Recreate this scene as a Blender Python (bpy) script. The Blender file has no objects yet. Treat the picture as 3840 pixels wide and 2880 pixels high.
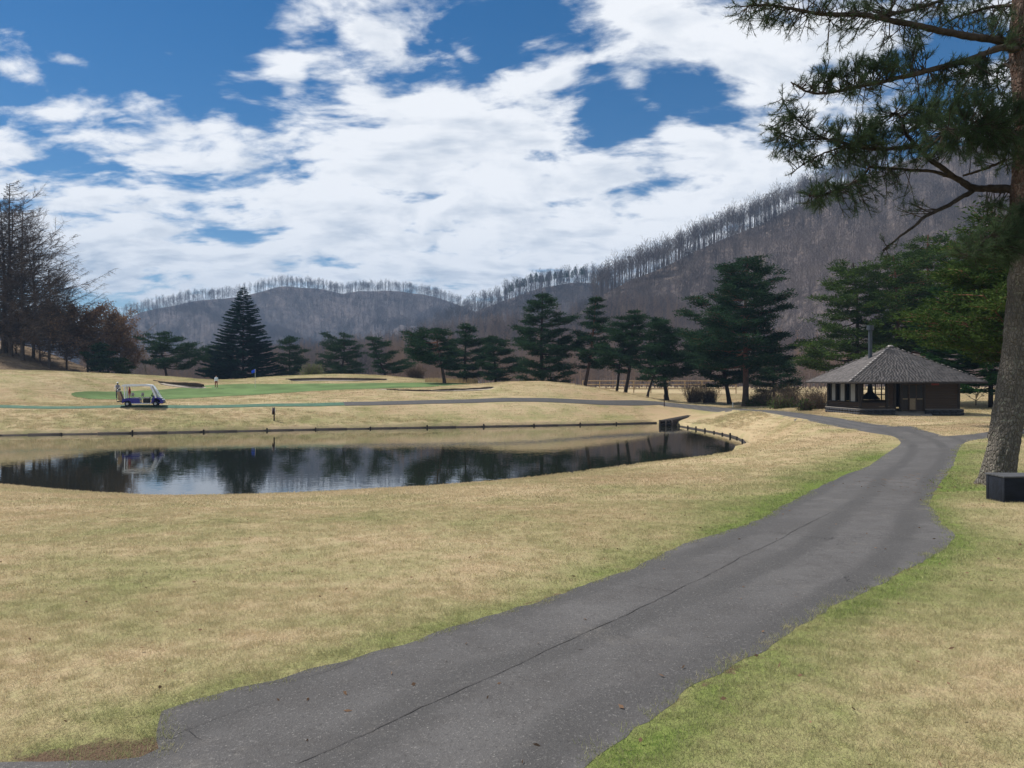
import bpy, math, random
import numpy as np
from mathutils import Vector, Matrix
from mathutils.geometry import delaunay_2d_cdt

# ------------------------------------------------------------------ camera, sky, sun, exposure
scene = bpy.context.scene
COL = scene.collection
EYE = 1.65                      # camera height above the path, metres
FPX = 2885.0                    # focal length measured on the 3840 px wide photograph
HORIZON = 1430.0
R = math.radians

cam_d = bpy.data.cameras.new('camera'); cam = bpy.data.objects.new('camera', cam_d); COL.objects.link(cam)
cam_d.sensor_width = 36.0; cam_d.lens = 36.0 * FPX / 3840.0
cam_d.clip_start = 0.05; cam_d.clip_end = 20000
cam.location = (0, 0, EYE)
cam.rotation_euler = (R(90) - math.atan((1440 - HORIZON) / FPX), 0, 0)
scene.camera = cam

SUN_AZ = R(-68)                 # from straight ahead towards the left
SUN_EL = R(54)
sun_d = bpy.data.lights.new('sun', 'SUN'); sun = bpy.data.objects.new('sun', sun_d); COL.objects.link(sun)
sun_d.energy = 4.2; sun_d.angle = R(4); sun_d.color = (1.0, 0.945, 0.87)
sdir = Vector((math.sin(SUN_AZ) * math.cos(SUN_EL), math.cos(SUN_AZ) * math.cos(SUN_EL), math.sin(SUN_EL)))
sun.rotation_euler = (-sdir).to_track_quat('-Z', 'Y').to_euler()
sun.location = (0, 0, 60)

vs = scene.view_settings
vs.view_transform = 'Standard'; vs.look = 'None'; vs.exposure = 0.53; vs.gamma = 1.0; vs.use_curve_mapping = False
scene.cycles.use_denoising = True
scene.cycles.max_bounces = 5; scene.cycles.diffuse_bounces = 2; scene.cycles.glossy_bounces = 3; scene.cycles.transparent_max_bounces = 12
scene.cycles.volume_bounces = 0
scene.cycles.sample_clamp_indirect = 4.0

world = bpy.data.worlds.new('World'); scene.world = world; world.use_nodes = True
world.cycles.sampling_method = 'MANUAL'; world.cycles.sample_map_resolution = 512


class NT:
    """small node-tree writer"""
    def __init__(s, nt): s.nt = nt
    def n(s, t, **kw):
        nd = s.nt.nodes.new(t)
        for k, v in kw.items():
            setattr(nd, k, v)
        return nd
    def put(s, sock, v):
        if isinstance(v, bpy.types.NodeSocket): s.nt.links.new(v, sock)
        elif v is not None: sock.default_value = v
    def m(s, op, a=None, b=None, c=None, clamp=False):
        nd = s.n('ShaderNodeMath', operation=op); nd.use_clamp = clamp
        for i, v in enumerate((a, b, c)): s.put(nd.inputs[i], v)
        return nd.outputs[0]
    def vm(s, op, a=None, b=None):
        nd = s.n('ShaderNodeVectorMath', operation=op)
        for i, v in enumerate((a, b)): s.put(nd.inputs[i], v)
        return nd
    def ramp(s, v, a, b, lo=0.0, hi=1.0, smooth=True):
        nd = s.n('ShaderNodeMapRange'); nd.interpolation_type = 'SMOOTHSTEP' if smooth else 'LINEAR'
        s.put(nd.inputs['Value'], v)
        s.put(nd.inputs['From Min'], a); s.put(nd.inputs['From Max'], b)
        s.put(nd.inputs['To Min'], lo); s.put(nd.inputs['To Max'], hi)
        return nd.outputs[0]
    def noise(s, vec, scale, detail=4, rough=0.55, dist=0.0, lac=2.0):
        nd = s.n('ShaderNodeTexNoise')
        s.put(nd.inputs['Vector'], vec); s.put(nd.inputs['Scale'], scale); nd.inputs['Detail'].default_value = detail
        nd.inputs['Roughness'].default_value = rough; nd.inputs['Distortion'].default_value = dist
        nd.inputs['Lacunarity'].default_value = lac
        return nd.outputs[0]
    def mix(s, f, a, b, blend='MIX'):
        nd = s.n('ShaderNodeMix', data_type='RGBA', blend_type=blend)
        s.put(nd.inputs[0], f)
        for i, v in ((6, a), (7, b)):
            if isinstance(v, (tuple, list)): v = (*v[:3], 1)
            s.put(nd.inputs[i], v)
        return nd.outputs[2]


def build_sky():
    t = NT(world.node_tree); t.nt.nodes.clear()
    out = t.n('ShaderNodeOutputWorld')
    sky = t.n('ShaderNodeTexSky', sky_type='NISHITA'); sky.sun_disc = False
    sky.sun_elevation = SUN_EL; sky.sun_rotation = SUN_AZ
    sky.altitude = 900; sky.air_density = 1.0; sky.dust_density = 0.35; sky.ozone_density = 2.2
    hs = t.n('ShaderNodeHueSaturation'); t.put(hs.inputs['Color'], sky.outputs[0]); hs.inputs['Saturation'].default_value = 1.46
    b1 = t.n('ShaderNodeBackground'); t.put(b1.inputs[0], hs.outputs[0]); b1.inputs[1].default_value = 0.056
    g = t.n('ShaderNodeTexCoord').outputs['Generated']
    sp = t.n('ShaderNodeSeparateXYZ'); t.put(sp.inputs[0], g); x, y, z = sp.outputs
    az = t.m('ARCTAN2', x, y); el = t.m('ARCSINE', z)
    ae = t.n('ShaderNodeCombineXYZ'); t.put(ae.inputs[0], az); t.put(ae.inputs[1], el)
    zz = t.m('ADD', t.m('MAXIMUM', z, 0.0), 0.25)
    pl = t.n('ShaderNodeCombineXYZ'); t.put(pl.inputs[0], t.m('DIVIDE', x, zz)); t.put(pl.inputs[1], t.m('DIVIDE', y, zz))
    pv = pl.outputs[0]
    # banks of cloud: centre, half sizes (pixels of a 2212 px wide copy of the picture), tilt
    banks = [(230, 545, 520, 105, 5), (930, 500, 540, 180, 4), (1400, 480, 470, 160, -4), (790, 375, 300, 95, 8),
             (1000, 280, 270, 125, 10), (850, 105, 95, 150, -28), (900, 30, 70, 60, 20), (1330, 380, 430, 72, -6),
             (410, 305, 95, 40, 14), (630, 165, 52, 44, 40), (660, 40, 75, 48, -15), (1190, 190, 75, 36, -38),
             (1385, 200, 62, 48, 30), (1440, 40, 230, 95, 32), (1640, 120, 230, 105, 22), (1850, 110, 200, 90, 0),
             (25, 145, 66, 42, 0), (130, 246, 170, 20, -4), (30, 325, 100, 32, 8), (150, 126, 44, 15, 0),
             (215, 352, 46, 24, 20), (1680, 400, 160, 60, 0), (1015, 130, 60, 24, 30),
             (-250, 330, 240, 90, 0), (2350, 330, 330, 170, 0), (2300, 20, 200, 60, 0), (1100, -160, 520, 90, 5)]
    cov = None
    for cx, cy, rx, ry, rot in banks:
        k = 3840 / 2212
        u = (cx * k - 1920) / FPX; v = (HORIZON - cy * k) / FPX
        a0 = math.atan(u); e0 = math.atan(v * math.cos(a0))
        mp = t.n('ShaderNodeMapping', vector_type='TEXTURE')
        t.put(mp.inputs[0], ae.outputs[0])
        mp.inputs['Location'].default_value = (a0, e0, 0)
        mp.inputs['Rotation'].default_value = (0, 0, -R(rot))
        mp.inputs['Scale'].default_value = (rx * k / FPX * math.cos(a0) ** 2, ry * k / FPX * math.cos(e0), 1)
        d = t.vm('LENGTH', mp.outputs[0]).outputs['Value']
        w = t.ramp(d, 0.2, 1.7, 1.22 if rx * ry > 25000 else 1.0 if rx * ry > 9000 else 0.68, 0.0, False)
        cov = w if cov is None else t.m('MAXIMUM', cov, w)
    # the rest of the sky goes on with the same broken cloud
    low = t.noise(pv, 0.55, 3, 0.5)
    gen = t.ramp(low, 0.42, 0.62)
    outside = t.ramp(t.m('ABSOLUTE', az), 0.62, 0.9)
    outside = t.m('MAXIMUM', outside, t.ramp(el, 0.52, 0.75))
    cov = t.m('ADD', t.m('MULTIPLY', cov, t.m('SUBTRACT', 1.0, outside)), t.m('MULTIPLY', gen, outside))
    warp = t.n('ShaderNodeTexNoise'); t.put(warp.inputs['Vector'], pv); warp.inputs['Scale'].default_value = 1.6; warp.inputs['Detail'].default_value = 3
    wv = t.n('ShaderNodeVectorMath', operation='MULTIPLY_ADD')
    t.put(wv.inputs[0], warp.outputs['Color']); wv.inputs[1].default_value = (0.24, 0.24, 0); t.put(wv.inputs[2], pv)
    f1 = t.noise(wv.outputs[0], 3.6, 8, 0.54, 0.05)
    mp2 = t.n('ShaderNodeMapping'); t.put(mp2.inputs[0], wv.outputs[0]); mp2.inputs['Rotation'].default_value = (0, 0, R(35)); mp2.inputs['Scale'].default_value = (1.0, 1.9, 1)
    f2 = t.noise(mp2.outputs[0], 6.5, 6, 0.60, 0.1)
    ff = t.m('ADD', t.m('MULTIPLY', f1, 0.62), t.m('MULTIPLY', f2, 0.38))
    dens = t.m('ADD', t.m('MULTIPLY', cov, 0.9), t.m('MULTIPLY', t.m('SUBTRACT', ff, 0.5), 4.6))
    alpha = t.ramp(dens, 0.20, 0.78)
    alpha = t.m('MULTIPLY', alpha, 0.97)
    # thick parts greyer, relief from an offset copy of the noise
    off = t.vm('ADD', wv.outputs[0], (-0.04, -0.05, 0)).outputs[0]
    f3 = t.noise(off, 3.6, 6, 0.54, 0.05)
    rel = t.m('SUBTRACT', f1, f3)
    shade = t.m('ADD', t.ramp(dens, 0.6, 1.7, 0.0, 0.40), t.m('MULTIPLY', rel, -2.4), clamp=True)
    shade = t.m('ADD', shade, t.ramp(el, 0.23, 0.03, 0.0, 0.42), clamp=True)
    shade = t.m('MULTIPLY', shade, t.ramp(f2, 0.30, 0.62, 0.55, 1.25), clamp=True)
    ccol = t.mix(shade, (0.80, 0.815, 0.84), (0.33, 0.40, 0.50))
    b2 = t.n('ShaderNodeBackground'); t.put(b2.inputs[0], ccol); b2.inputs[1].default_value = 0.86
    mx = t.n('ShaderNodeMixShader'); t.put(mx.inputs[0], alpha)
    t.nt.links.new(b1.outputs[0], mx.inputs[1]); t.nt.links.new(b2.outputs[0], mx.inputs[2])
    t.nt.links.new(mx.outputs[0], out.inputs[0])


build_sky()

# ------------------------------------------------------------------ geometry helpers
rs = np.random.RandomState


def nrm(v):
    v = np.asarray(v, float)
    return v / np.maximum(np.linalg.norm(v, axis=-1, keepdims=True), 1e-9)


class Geo:
    def __init__(s): s.v = []; s.f = []; s.n = 0; s.mi = []
    def add(s, v, f, mi=0):
        v = np.asarray(v, float).reshape(-1, 3)
        if len(v) == 0: return
        s.v.append(v)
        f = np.asarray(f, int)
        s.f.append(f + s.n); s.mi.append(np.full(len(f), mi)); s.n += len(v)
    def tube(s, pts, rad, sides=5, mi=0, cap=True):
        pts = np.asarray(pts, float); k = len(pts)
        rad = np.broadcast_to(np.asarray(rad, float), (k,))
        tg = nrm(np.gradient(pts, axis=0))
        ref = np.array([0, 0, 1.0]) if abs(tg[:, 2]).mean() < 0.8 else np.array([1.0, 0, 0])
        a = nrm(np.cross(tg, ref)); b = np.cross(tg, a)
        th = np.linspace(0, 2 * np.pi, sides, endpoint=False)
        ring = pts[:, None] + rad[:, None, None] * (np.cos(th)[None, :, None] * a[:, None] + np.sin(th)[None, :, None] * b[:, None])
        i = np.arange(k - 1)[:, None] * sides; j = np.arange(sides)[None]; j2 = (j + 1) % sides
        f = np.stack([i + j, i + j2, i + sides + j2, i + sides + j], -1).reshape(-1, 4)
        s.add(ring.reshape(-1, 3), f, mi)
        if cap and sides >= 3:
            for e, rev in ((0, True), (k - 1, False)):
                c = pts[e]
                base = ring[e]
                idx = np.arange(sides)
                ff = np.stack([idx, (idx + 1) % sides, np.full(sides, sides), np.full(sides, sides)], -1)
                if rev: ff = ff[:, [1, 0, 2, 3]]
                s.add(np.vstack([base, c[None]]), ff, mi)
    def slivers(s, p, d, L, w, rng, mi=0):
        """one thin triangle per point"""
        p = np.asarray(p, float); n = len(p)
        if n == 0: return
        d = nrm(d); sv = nrm(np.cross(d, rng.normal(size=(n, 3))))
        L = np.broadcast_to(L, (n,))[:, None]; w = np.broadcast_to(w, (n,))[:, None]
        v = np.stack([p - sv * w / 2, p + sv * w / 2, p + d * L], 1).reshape(-1, 3)
        f = np.arange(3 * n).reshape(-1, 3)
        s.add(v, np.concatenate([f, f[:, 2:3]], 1), mi)
    def leaves(s, p, d, L, w, rng, mi=0):
        """one kite-shaped face per point"""
        p = np.asarray(p, float); n = len(p)
        if n == 0: return
        d = nrm(d); sv = nrm(np.cross(d, rng.normal(size=(n, 3))))
        L = np.broadcast_to(L, (n,))[:, None]; w = np.broadcast_to(w, (n,))[:, None]
        v = np.stack([p, p + d * L * .45 - sv * w / 2, p + d * L, p + d * L * .45 + sv * w / 2], 1).reshape(-1, 3)
        s.add(v, np.arange(4 * n).reshape(-1, 4), mi)
    def box(s, lo, hi, mi=0, M=None):
        x0, y0, z0 = lo; x1, y1, z1 = hi
        v = np.array([[x0, y0, z0], [x1, y0, z0], [x1, y1, z0], [x0, y1, z0], [x0, y0, z1], [x1, y0, z1], [x1, y1, z1], [x0, y1, z1]], float)
        if M is not None: v = v @ np.array(M.to_3x3()).T + np.array(M.translation)
        s.add(v, [[0, 3, 2, 1], [4, 5, 6, 7], [0, 1, 5, 4], [1, 2, 6, 5], [2, 3, 7, 6], [3, 0, 4, 7]], mi)
    def prism(s, poly, a0, a1, axis='y', mi=0):
        """polygon of (u, z) pulled along an axis"""
        n = len(poly)
        def P(u, z, a): return (u, a, z) if axis == 'y' else (a, u, z)
        v = [P(u, z, a0) for u, z in poly] + [P(u, z, a1) for u, z in poly]
        f = [[i, (i + 1) % n, n + (i + 1) % n, n + i] for i in range(n)]
        s.add(v, f, mi)
        c = np.mean(np.array(poly), 0)
        for k, a in ((0, a0), (1, a1)):
            vv = [P(u, z, a) for u, z in poly] + [P(c[0], c[1], a)]
            ff = [[i, (i + 1) % n, n, n] for i in range(n)]
            s.add(vv, ff, mi)
    def mesh(s, name, mats, smooth=False):
        me = bpy.data.meshes.new(name)
        V = np.vstack(s.v) if s.v else np.zeros((0, 3))
        F = []
        loops = []; starts = []; tot = []; mi = []
        pos = 0
        for f, m in zip(s.f, s.mi):
            tri = (f[:, 2] == f[:, 3]) if f.shape[1] == 4 else np.ones(len(f), bool)
            q = f[~tri]; t_ = f[tri][:, :3]
            for arr, k, mm in ((q, 4, m[~tri]), (t_, 3, m[tri])):
                if len(arr) == 0: continue
                loops.append(arr.reshape(-1)); starts.append(pos + np.arange(len(arr)) * k); tot.append(np.full(len(arr), k)); mi.append(mm)
                pos += len(arr) * k
        me.vertices.add(len(V)); me.vertices.foreach_set('co', V.astype(np.float32).ravel())
        if loops:
            loops = np.concatenate(loops); starts = np.concatenate(starts); tot = np.concatenate(tot); mi = np.concatenate(mi)
            me.loops.add(len(loops)); me.loops.foreach_set('vertex_index', loops.astype(np.int32))
            me.polygons.add(len(starts)); me.polygons.foreach_set('loop_start', starts.astype(np.int32))
            try: me.polygons.foreach_set('loop_total', tot.astype(np.int32))
            except Exception: pass
            me.polygons.foreach_set('material_index', mi.astype(np.int32))
            if smooth: me.polygons.foreach_set('use_smooth', np.ones(len(starts), bool))
        if not isinstance(mats, (list, tuple)): mats = [mats]
        for m in mats: me.materials.append(m)
        me.update(calc_edges=True); me.validate()
        return me
    def obj(s, name, mats, parent=None, smooth=False, loc=None):
        return link(name, s.mesh(name, mats, smooth), parent, loc)


def link(name, data, parent=None, loc=None):
    o = bpy.data.objects.new(name, data); COL.objects.link(o)
    if parent is not None: o.parent = parent
    if loc is not None: o.location = loc
    return o


def tag(o, label=None, cat=None, group=None, kind=None):
    if label: o['label'] = label
    if cat: o['category'] = cat
    if group: o['group'] = group
    if kind: o['kind'] = kind
    return o


def thing(name, label, cat, loc=(0, 0, 0), rz=0, group=None):
    o = bpy.data.objects.new(name, None); COL.objects.link(o); o.empty_display_size = 0.2
    o.location = loc; o.rotation_euler = (0, 0, rz)
    return tag(o, label, cat, group)


# value noise
_perm = rs(5).permutation(4096); _val = rs(6).rand(4096)
def vnoise(x, y):
    xi = np.floor(x).astype(int); yi = np.floor(y).astype(int); fx = x - xi; fy = y - yi
    fx = fx * fx * (3 - 2 * fx); fy = fy * fy * (3 - 2 * fy)
    def h(a, b): return _val[(_perm[a & 4095] + b * 37) & 4095]
    return (h(xi, yi) * (1 - fx) + h(xi + 1, yi) * fx) * (1 - fy) + (h(xi, yi + 1) * (1 - fx) + h(xi + 1, yi + 1) * fx) * fy
def fbm(x, y, o=4, g=0.5):
    s = 0; a = 1; t = 0
    for i in range(o):
        s = s + a * (vnoise(x * 2 ** i + 17.3 * i, y * 2 ** i + 5.1 * i) - 0.5); t += a; a *= g
    return s / t * 2
def sstep(a, b, x):
    t = np.clip((x - a) / (b - a), 0, 1); return t * t * (3 - 2 * t)


def at(px, py, D):
    """world point seen at a photograph pixel at depth D metres"""
    return np.array([(px - 1920) / FPX * D, D, EYE - (py - HORIZON) / FPX * D])


# ------------------------------------------------------------------ materials
def mat(name):
    m = bpy.data.materials.new(name); m.use_nodes = True
    t = NT(m.node_tree); bs = t.nt.nodes['Principled BSDF']
    return m, t, bs
def simple(name, col, rough=0.7, var=0.15, scale=6.0, spec=0.3, metal=0.0, bump=0.0, bscale=40.0, stretch=None):
    m, t, bs = mat(name)
    pos = t.n('ShaderNodeTexCoord').outputs['Object']
    if stretch:
        mp = t.n('ShaderNodeMapping'); t.put(mp.inputs[0], pos); mp.inputs['Scale'].default_value = stretch; pos = mp.outputs[0]
    f = t.noise(pos, scale, 5, 0.6)
    c = t.mix(t.ramp(f, 0.3, 0.7), tuple(x * (1 - var) for x in col), tuple(min(1, x * (1 + var)) for x in col))
    t.put(bs.inputs['Base Color'], c)
    bs.inputs['Roughness'].default_value = rough; bs.inputs['Metallic'].default_value = metal
    bs.inputs['Specular IOR Level'].default_value = spec
    if bump:
        b = t.n('ShaderNodeBump'); b.inputs['Strength'].default_value = bump; b.inputs['Distance'].default_value = 0.02
        t.put(b.inputs['Height'], t.noise(pos, bscale, 4, 0.6)); t.put(bs.inputs['Normal'], b.outputs[0])
    return m
def foliage(name, c0, c1, trans=0.3, spread=2.0):
    """needles or leaves: colour differs from leaf to leaf and from clump to clump"""
    m, t, bs = mat(name)
    ge = t.n('ShaderNodeNewGeometry')
    r = ge.outputs['Random Per Island']
    n = t.noise(ge.outputs['Position'], spread, 3, 0.6)
    f = t.m('ADD', t.m('MULTIPLY', r, 0.55), t.m('MULTIPLY', t.ramp(n, 0.3, 0.7), 0.5), clamp=True)
    c = t.mix(f, c0, c1)
    out = t.nt.nodes['Material Output']
    d = t.n('ShaderNodeBsdfDiffuse'); tr = t.n('ShaderNodeBsdfTranslucent'); t.put(d.inputs[0], c); t.put(tr.inputs[0], c)
    mx = t.n('ShaderNodeMixShader'); mx.inputs[0].default_value = trans
    t.nt.links.new(d.outputs[0], mx.inputs[1]); t.nt.links.new(tr.outputs[0], mx.inputs[2]); t.nt.links.new(mx.outputs[0], out.inputs[0])
    return m


def turf_colour(t, g, pos):
    """dormant turf: straw with green coming through where the attribute says so"""
    n1 = t.noise(pos, 0.35, 3, 0.5); n2 = t.noise(pos, 1.6, 5, 0.65); n3 = t.noise(pos, 26.0, 3, 0.7); n4 = t.noise(pos, 7.0, 3, 0.6)
    f = t.m('ADD', t.m('MULTIPLY', t.m('SUBTRACT', n1, 0.5), 1.35), t.m('MULTIPLY', t.m('SUBTRACT', n2, 0.5), 0.75))
    f = t.m('ADD', f, t.m('MULTIPLY', t.m('SUBTRACT', n3, 0.5), 0.5))
    f = t.m('ADD', f, t.m('MULTIPLY', t.m('SUBTRACT', n4, 0.5), 0.35))
    f = t.ramp(t.m('ADD', f, g), 0.0, 1.0, 0, 1, False)
    n0 = t.noise(pos, 0.07, 3, 0.6)
    straw = t.mix(t.ramp(n2, 0.3, 0.7), (0.63, 0.50, 0.325), (0.60, 0.515, 0.32))
    straw = t.mix(t.m('MULTIPLY', t.ramp(n0, 0.42, 0.66), 0.7), straw, (0.50, 0.365, 0.235))
    straw = t.mix(t.m('MULTIPLY', t.ramp(n4, 0.5, 0.72), 0.35), straw, (0.42, 0.345, 0.20))
    straw = t.mix(t.ramp(n3, 0.25, 0.75), t.mix(0.5, straw, (0.30, 0.225, 0.125)), straw)
    green = t.mix(t.ramp(n3, 0.3, 0.7), (0.10, 0.16, 0.035), (0.24, 0.30, 0.09))
    return t.mix(f, straw, green), n3


def m_turf():
    m, t, bs = mat('turf')
    g = t.n('ShaderNodeAttribute', attribute_name='green').outputs['Fac']
    soil = t.n('ShaderNodeAttribute', attribute_name='soil').outputs['Fac']
    pos = t.n('ShaderNodeNewGeometry').outputs['Position']
    c, n3 = turf_colour(t, g, pos)
    ns = t.noise(pos, 9.0, 4, 0.7)
    sf = t.ramp(t.m('ADD', soil, t.m('MULTIPLY', t.m('SUBTRACT', ns, 0.5), 0.9)), 0.42, 0.62)
    c = t.mix(sf, c, t.mix(ns, (0.10, 0.068, 0.048), (0.22, 0.16, 0.11)))
    c = t.mix(1.0, c, (0.76, 0.74, 0.72), 'MULTIPLY')      # evenly darkened to stand in for blade self-shadow; thatch is duller too
    t.put(bs.inputs['Base Color'], c); bs.inputs['Roughness'].default_value = 1.0; bs.inputs['Specular IOR Level'].default_value = 0.05
    b = t.n('ShaderNodeBump'); b.inputs['Strength'].default_value = 0.7; b.inputs['Distance'].default_value = 0.04
    h = t.m('ADD', t.noise(pos, 45.0, 3, 0.7), t.m('MULTIPLY', t.noise(pos, 3.0, 6, 0.7), 2.6))
    t.put(b.inputs['Height'], h); t.put(bs.inputs['Normal'], b.outputs[0])
    return m
def m_blade():
    m, t, bs = mat('grass_blades')
    g = t.n('ShaderNodeAttribute', attribute_name='green', attribute_type='INSTANCER').outputs['Fac']
    ge = t.n('ShaderNodeNewGeometry'); pos = ge.outputs['Position']
    c, n3 = turf_colour(t, t.m('ADD', g, t.m('MULTIPLY', t.m('SUBTRACT', ge.outputs['Random Per Island'], 0.5), 0.5)), pos)
    c = t.mix(t.m('MULTIPLY', ge.outputs['Random Per Island'], 0.35), c, (0.72, 0.61, 0.40))
    out = t.nt.nodes['Material Output']
    d = t.n('ShaderNodeBsdfDiffuse'); tr = t.n('ShaderNodeBsdfTranslucent'); t.put(d.inputs[0], c); t.put(tr.inputs[0], c)
    mx = t.n('ShaderNodeMixShader'); mx.inputs[0].default_value = 0.35
    t.nt.links.new(d.outputs[0], mx.inputs[1]); t.nt.links.new(tr.outputs[0], mx.inputs[2]); t.nt.links.new(mx.outputs[0], out.inputs[0])
    return m
def m_asphalt():
    m, t, bs = mat('old_asphalt')
    pos = t.n('ShaderNodeNewGeometry').outputs['Position']
    u = t.n('ShaderNodeAttribute', attribute_name='across').outputs['Fac']
    big = t.noise(pos, 0.5, 4, 0.6); mid = t.noise(pos, 3.2, 6, 0.7); fine = t.noise(pos, 95.0, 2, 0.6); grit = t.noise(pos, 38.0, 3, 0.75)
    c = t.mix(t.ramp(big, 0.3, 0.7), (0.070, 0.067, 0.066), (0.102, 0.098, 0.096))
    c = t.mix(t.m('MULTIPLY', t.ramp(mid, 0.42, 0.68), 0.75), c, (0.066, 0.062, 0.060))
    # worn wheel strips paler, the binder-rich laps between them darker
    st = t.m('SINE', t.m('ADD', t.m('MULTIPLY', u, 7.5), t.m('MULTIPLY', mid, 2.2)))
    c = t.mix(t.m('MULTIPLY', t.ramp(st, 0.0, 0.95), t.ramp(big, 0.3, 0.6, 0.35, 0.9)), c, (0.058, 0.056, 0.055))
    # patches of dust
    du = t.noise(pos, 1.1, 6, 0.75)
    c = t.mix(t.m('MULTIPLY', t.ramp(du, 0.55, 0.75), 0.45), c, (0.17, 0.155, 0.135))
    c = t.mix(t.m('MULTIPLY', t.ramp(grit, 0.58, 0.74), 0.55), c, (0.24, 0.23, 0.22))
    c = t.mix(t.m('MULTIPLY', t.ramp(grit, 0.44, 0.30), 0.6), c, (0.030, 0.029, 0.029))
    c = t.mix(t.m('MULTIPLY', t.ramp(fine, 0.62, 0.72), 0.7), c, (0.27, 0.26, 0.24))
    vo = t.n('ShaderNodeTexVoronoi', feature='DISTANCE_TO_EDGE'); wp = t.n('ShaderNodeTexNoise'); t.put(wp.inputs['Vector'], pos); wp.inputs['Scale'].default_value = 1.5; wp.inputs['Detail'].default_value = 5
    ad = t.n('ShaderNodeVectorMath', operation='MULTIPLY_ADD'); t.put(ad.inputs[0], wp.outputs['Color']); ad.inputs[1].default_value = (1.3, 1.3, 0); t.put(ad.inputs[2], pos)
    t.put(vo.inputs['Vector'], ad.outputs[0]); vo.inputs['Scale'].default_value = 0.55
    cr = t.m('MULTIPLY', t.ramp(vo.outputs['Distance'], 0.004, 0.0), t.ramp(big, 0.54, 0.60))
    c = t.mix(t.m('MULTIPLY', cr, 0.7), c, (0.03, 0.028, 0.028))
    t.put(bs.inputs['Base Color'], c); bs.inputs['Roughness'].default_value = 0.85; bs.inputs['Specular IOR Level'].default_value = 0.3
    b = t.n('ShaderNodeBump'); b.inputs['Strength'].default_value = 0.7; b.inputs['Distance'].default_value = 0.010
    t.put(b.inputs['Height'], t.m('SUBTRACT', t.m('ADD', t.m('MULTIPLY', fine, .6), grit), t.m('MULTIPLY', cr, 2.0))); t.put(bs.inputs['Normal'], b.outputs[0])
    return m
def m_water():
    m, t, bs = mat('pond_water')
    bs.inputs['Base Color'].default_value = (0.012, 0.014, 0.010, 1); bs.inputs['Roughness'].default_value = 0.015
    bs.inputs['IOR'].default_value = 1.45; bs.inputs['Specular IOR Level'].default_value = 0.85
    pos = t.n('ShaderNodeNewGeometry').outputs['Position']
    mp = t.n('ShaderNodeMapping'); t.put(mp.inputs[0], pos); mp.inputs['Scale'].default_value = (0.55, 1.0, 1)
    b = t.n('ShaderNodeBump'); b.inputs['Strength'].default_value = 0.10; b.inputs['Distance'].default_value = 0.02
    h = t.m('ADD', t.noise(mp.outputs[0], 3.5, 2, 0.5, 0.3), t.m('MULTIPLY', t.noise(mp.outputs[0], 0.5, 2, 0.5), 0.8))
    t.put(b.inputs['Height'], h); t.put(bs.inputs['Normal'], b.outputs[0])
    return m
def m_bark(name, low, high, h0, h1, plates=9.0, lichen=True):
    m, t, bs = mat(name)
    pos = t.n('ShaderNodeTexCoord').outputs['Object']
    sp = t.n('ShaderNodeSeparateXYZ'); t.put(sp.inputs[0], pos)
    mp = t.n('ShaderNodeMapping'); t.put(mp.inputs[0], pos); mp.inputs['Scale'].default_value = (1, 1, 0.4)
    vo = t.n('ShaderNodeTexVoronoi', feature='DISTANCE_TO_EDGE'); t.put(vo.inputs['Vector'], mp.outputs[0]); vo.inputs['Scale'].default_value = plates
    n = t.noise(pos, 11, 5, 0.65)
    f = t.ramp(t.m('ADD', sp.outputs[2], t.m('MULTIPLY', t.m('SUBTRACT', n, .5), 1.5)), h0, h1)
    c = t.mix(f, low, high)
    c = t.mix(t.m('MULTIPLY', t.ramp(vo.outputs['Distance'], 0.16, 0.0), t.ramp(n, 0.35, 0.65, 0.25, 0.75)), c, tuple(x * 0.35 for x in low))
    c = t.mix(t.m('MULTIPLY', t.ramp(n, 0.35, 0.7), 0.5), c, tuple(x * 1.5 for x in low))
    if lichen:
        l = t.noise(pos, 13.0, 6, 0.8)
        c = t.mix(t.m('MULTIPLY', t.ramp(l, 0.55, 0.66), t.m('SUBTRACT', 0.75, t.m('MULTIPLY', f, 0.7))), c, (0.30, 0.31, 0.235))
    t.put(bs.inputs['Base Color'], c); bs.inputs['Roughness'].default_value = 0.95; bs.inputs['Specular IOR Level'].default_value = 0.1
    b = t.n('ShaderNodeBump'); b.inputs['Strength'].default_value = 0.9; b.inputs['Distance'].default_value = 0.03
    t.put(b.inputs['Height'], t.m('ADD', t.ramp(vo.outputs['Distance'], 0, 0.25), t.m('MULTIPLY', n, 0.6))); t.put(bs.inputs['Normal'], b.outputs[0])
    return m
def m_hill(name, ca, cb, cc):
    m, t, bs = mat(name)
    pos = t.n('ShaderNodeNewGeometry').outputs['Position']
    a = t.noise(pos, 0.02, 5, 0.6); b_ = t.noise(pos, 0.18, 5, 0.7)
    c = t.mix(t.ramp(a, 0.35, 0.65), ca, cb); c = t.mix(t.m('MULTIPLY', t.ramp(b_, 0.4, 0.7), .7), c, cc)
    t.put(bs.inputs['Base Color'], c); bs.inputs['Roughness'].default_value = 1; bs.inputs['Specular IOR Level'].default_value = 0
    bp = t.n('ShaderNodeBump'); bp.inputs['Strength'].default_value = 1.0; bp.inputs['Distance'].default_value = 3.0
    t.put(bp.inputs['Height'], b_); t.put(bs.inputs['Normal'], bp.outputs[0])
    return m

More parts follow.
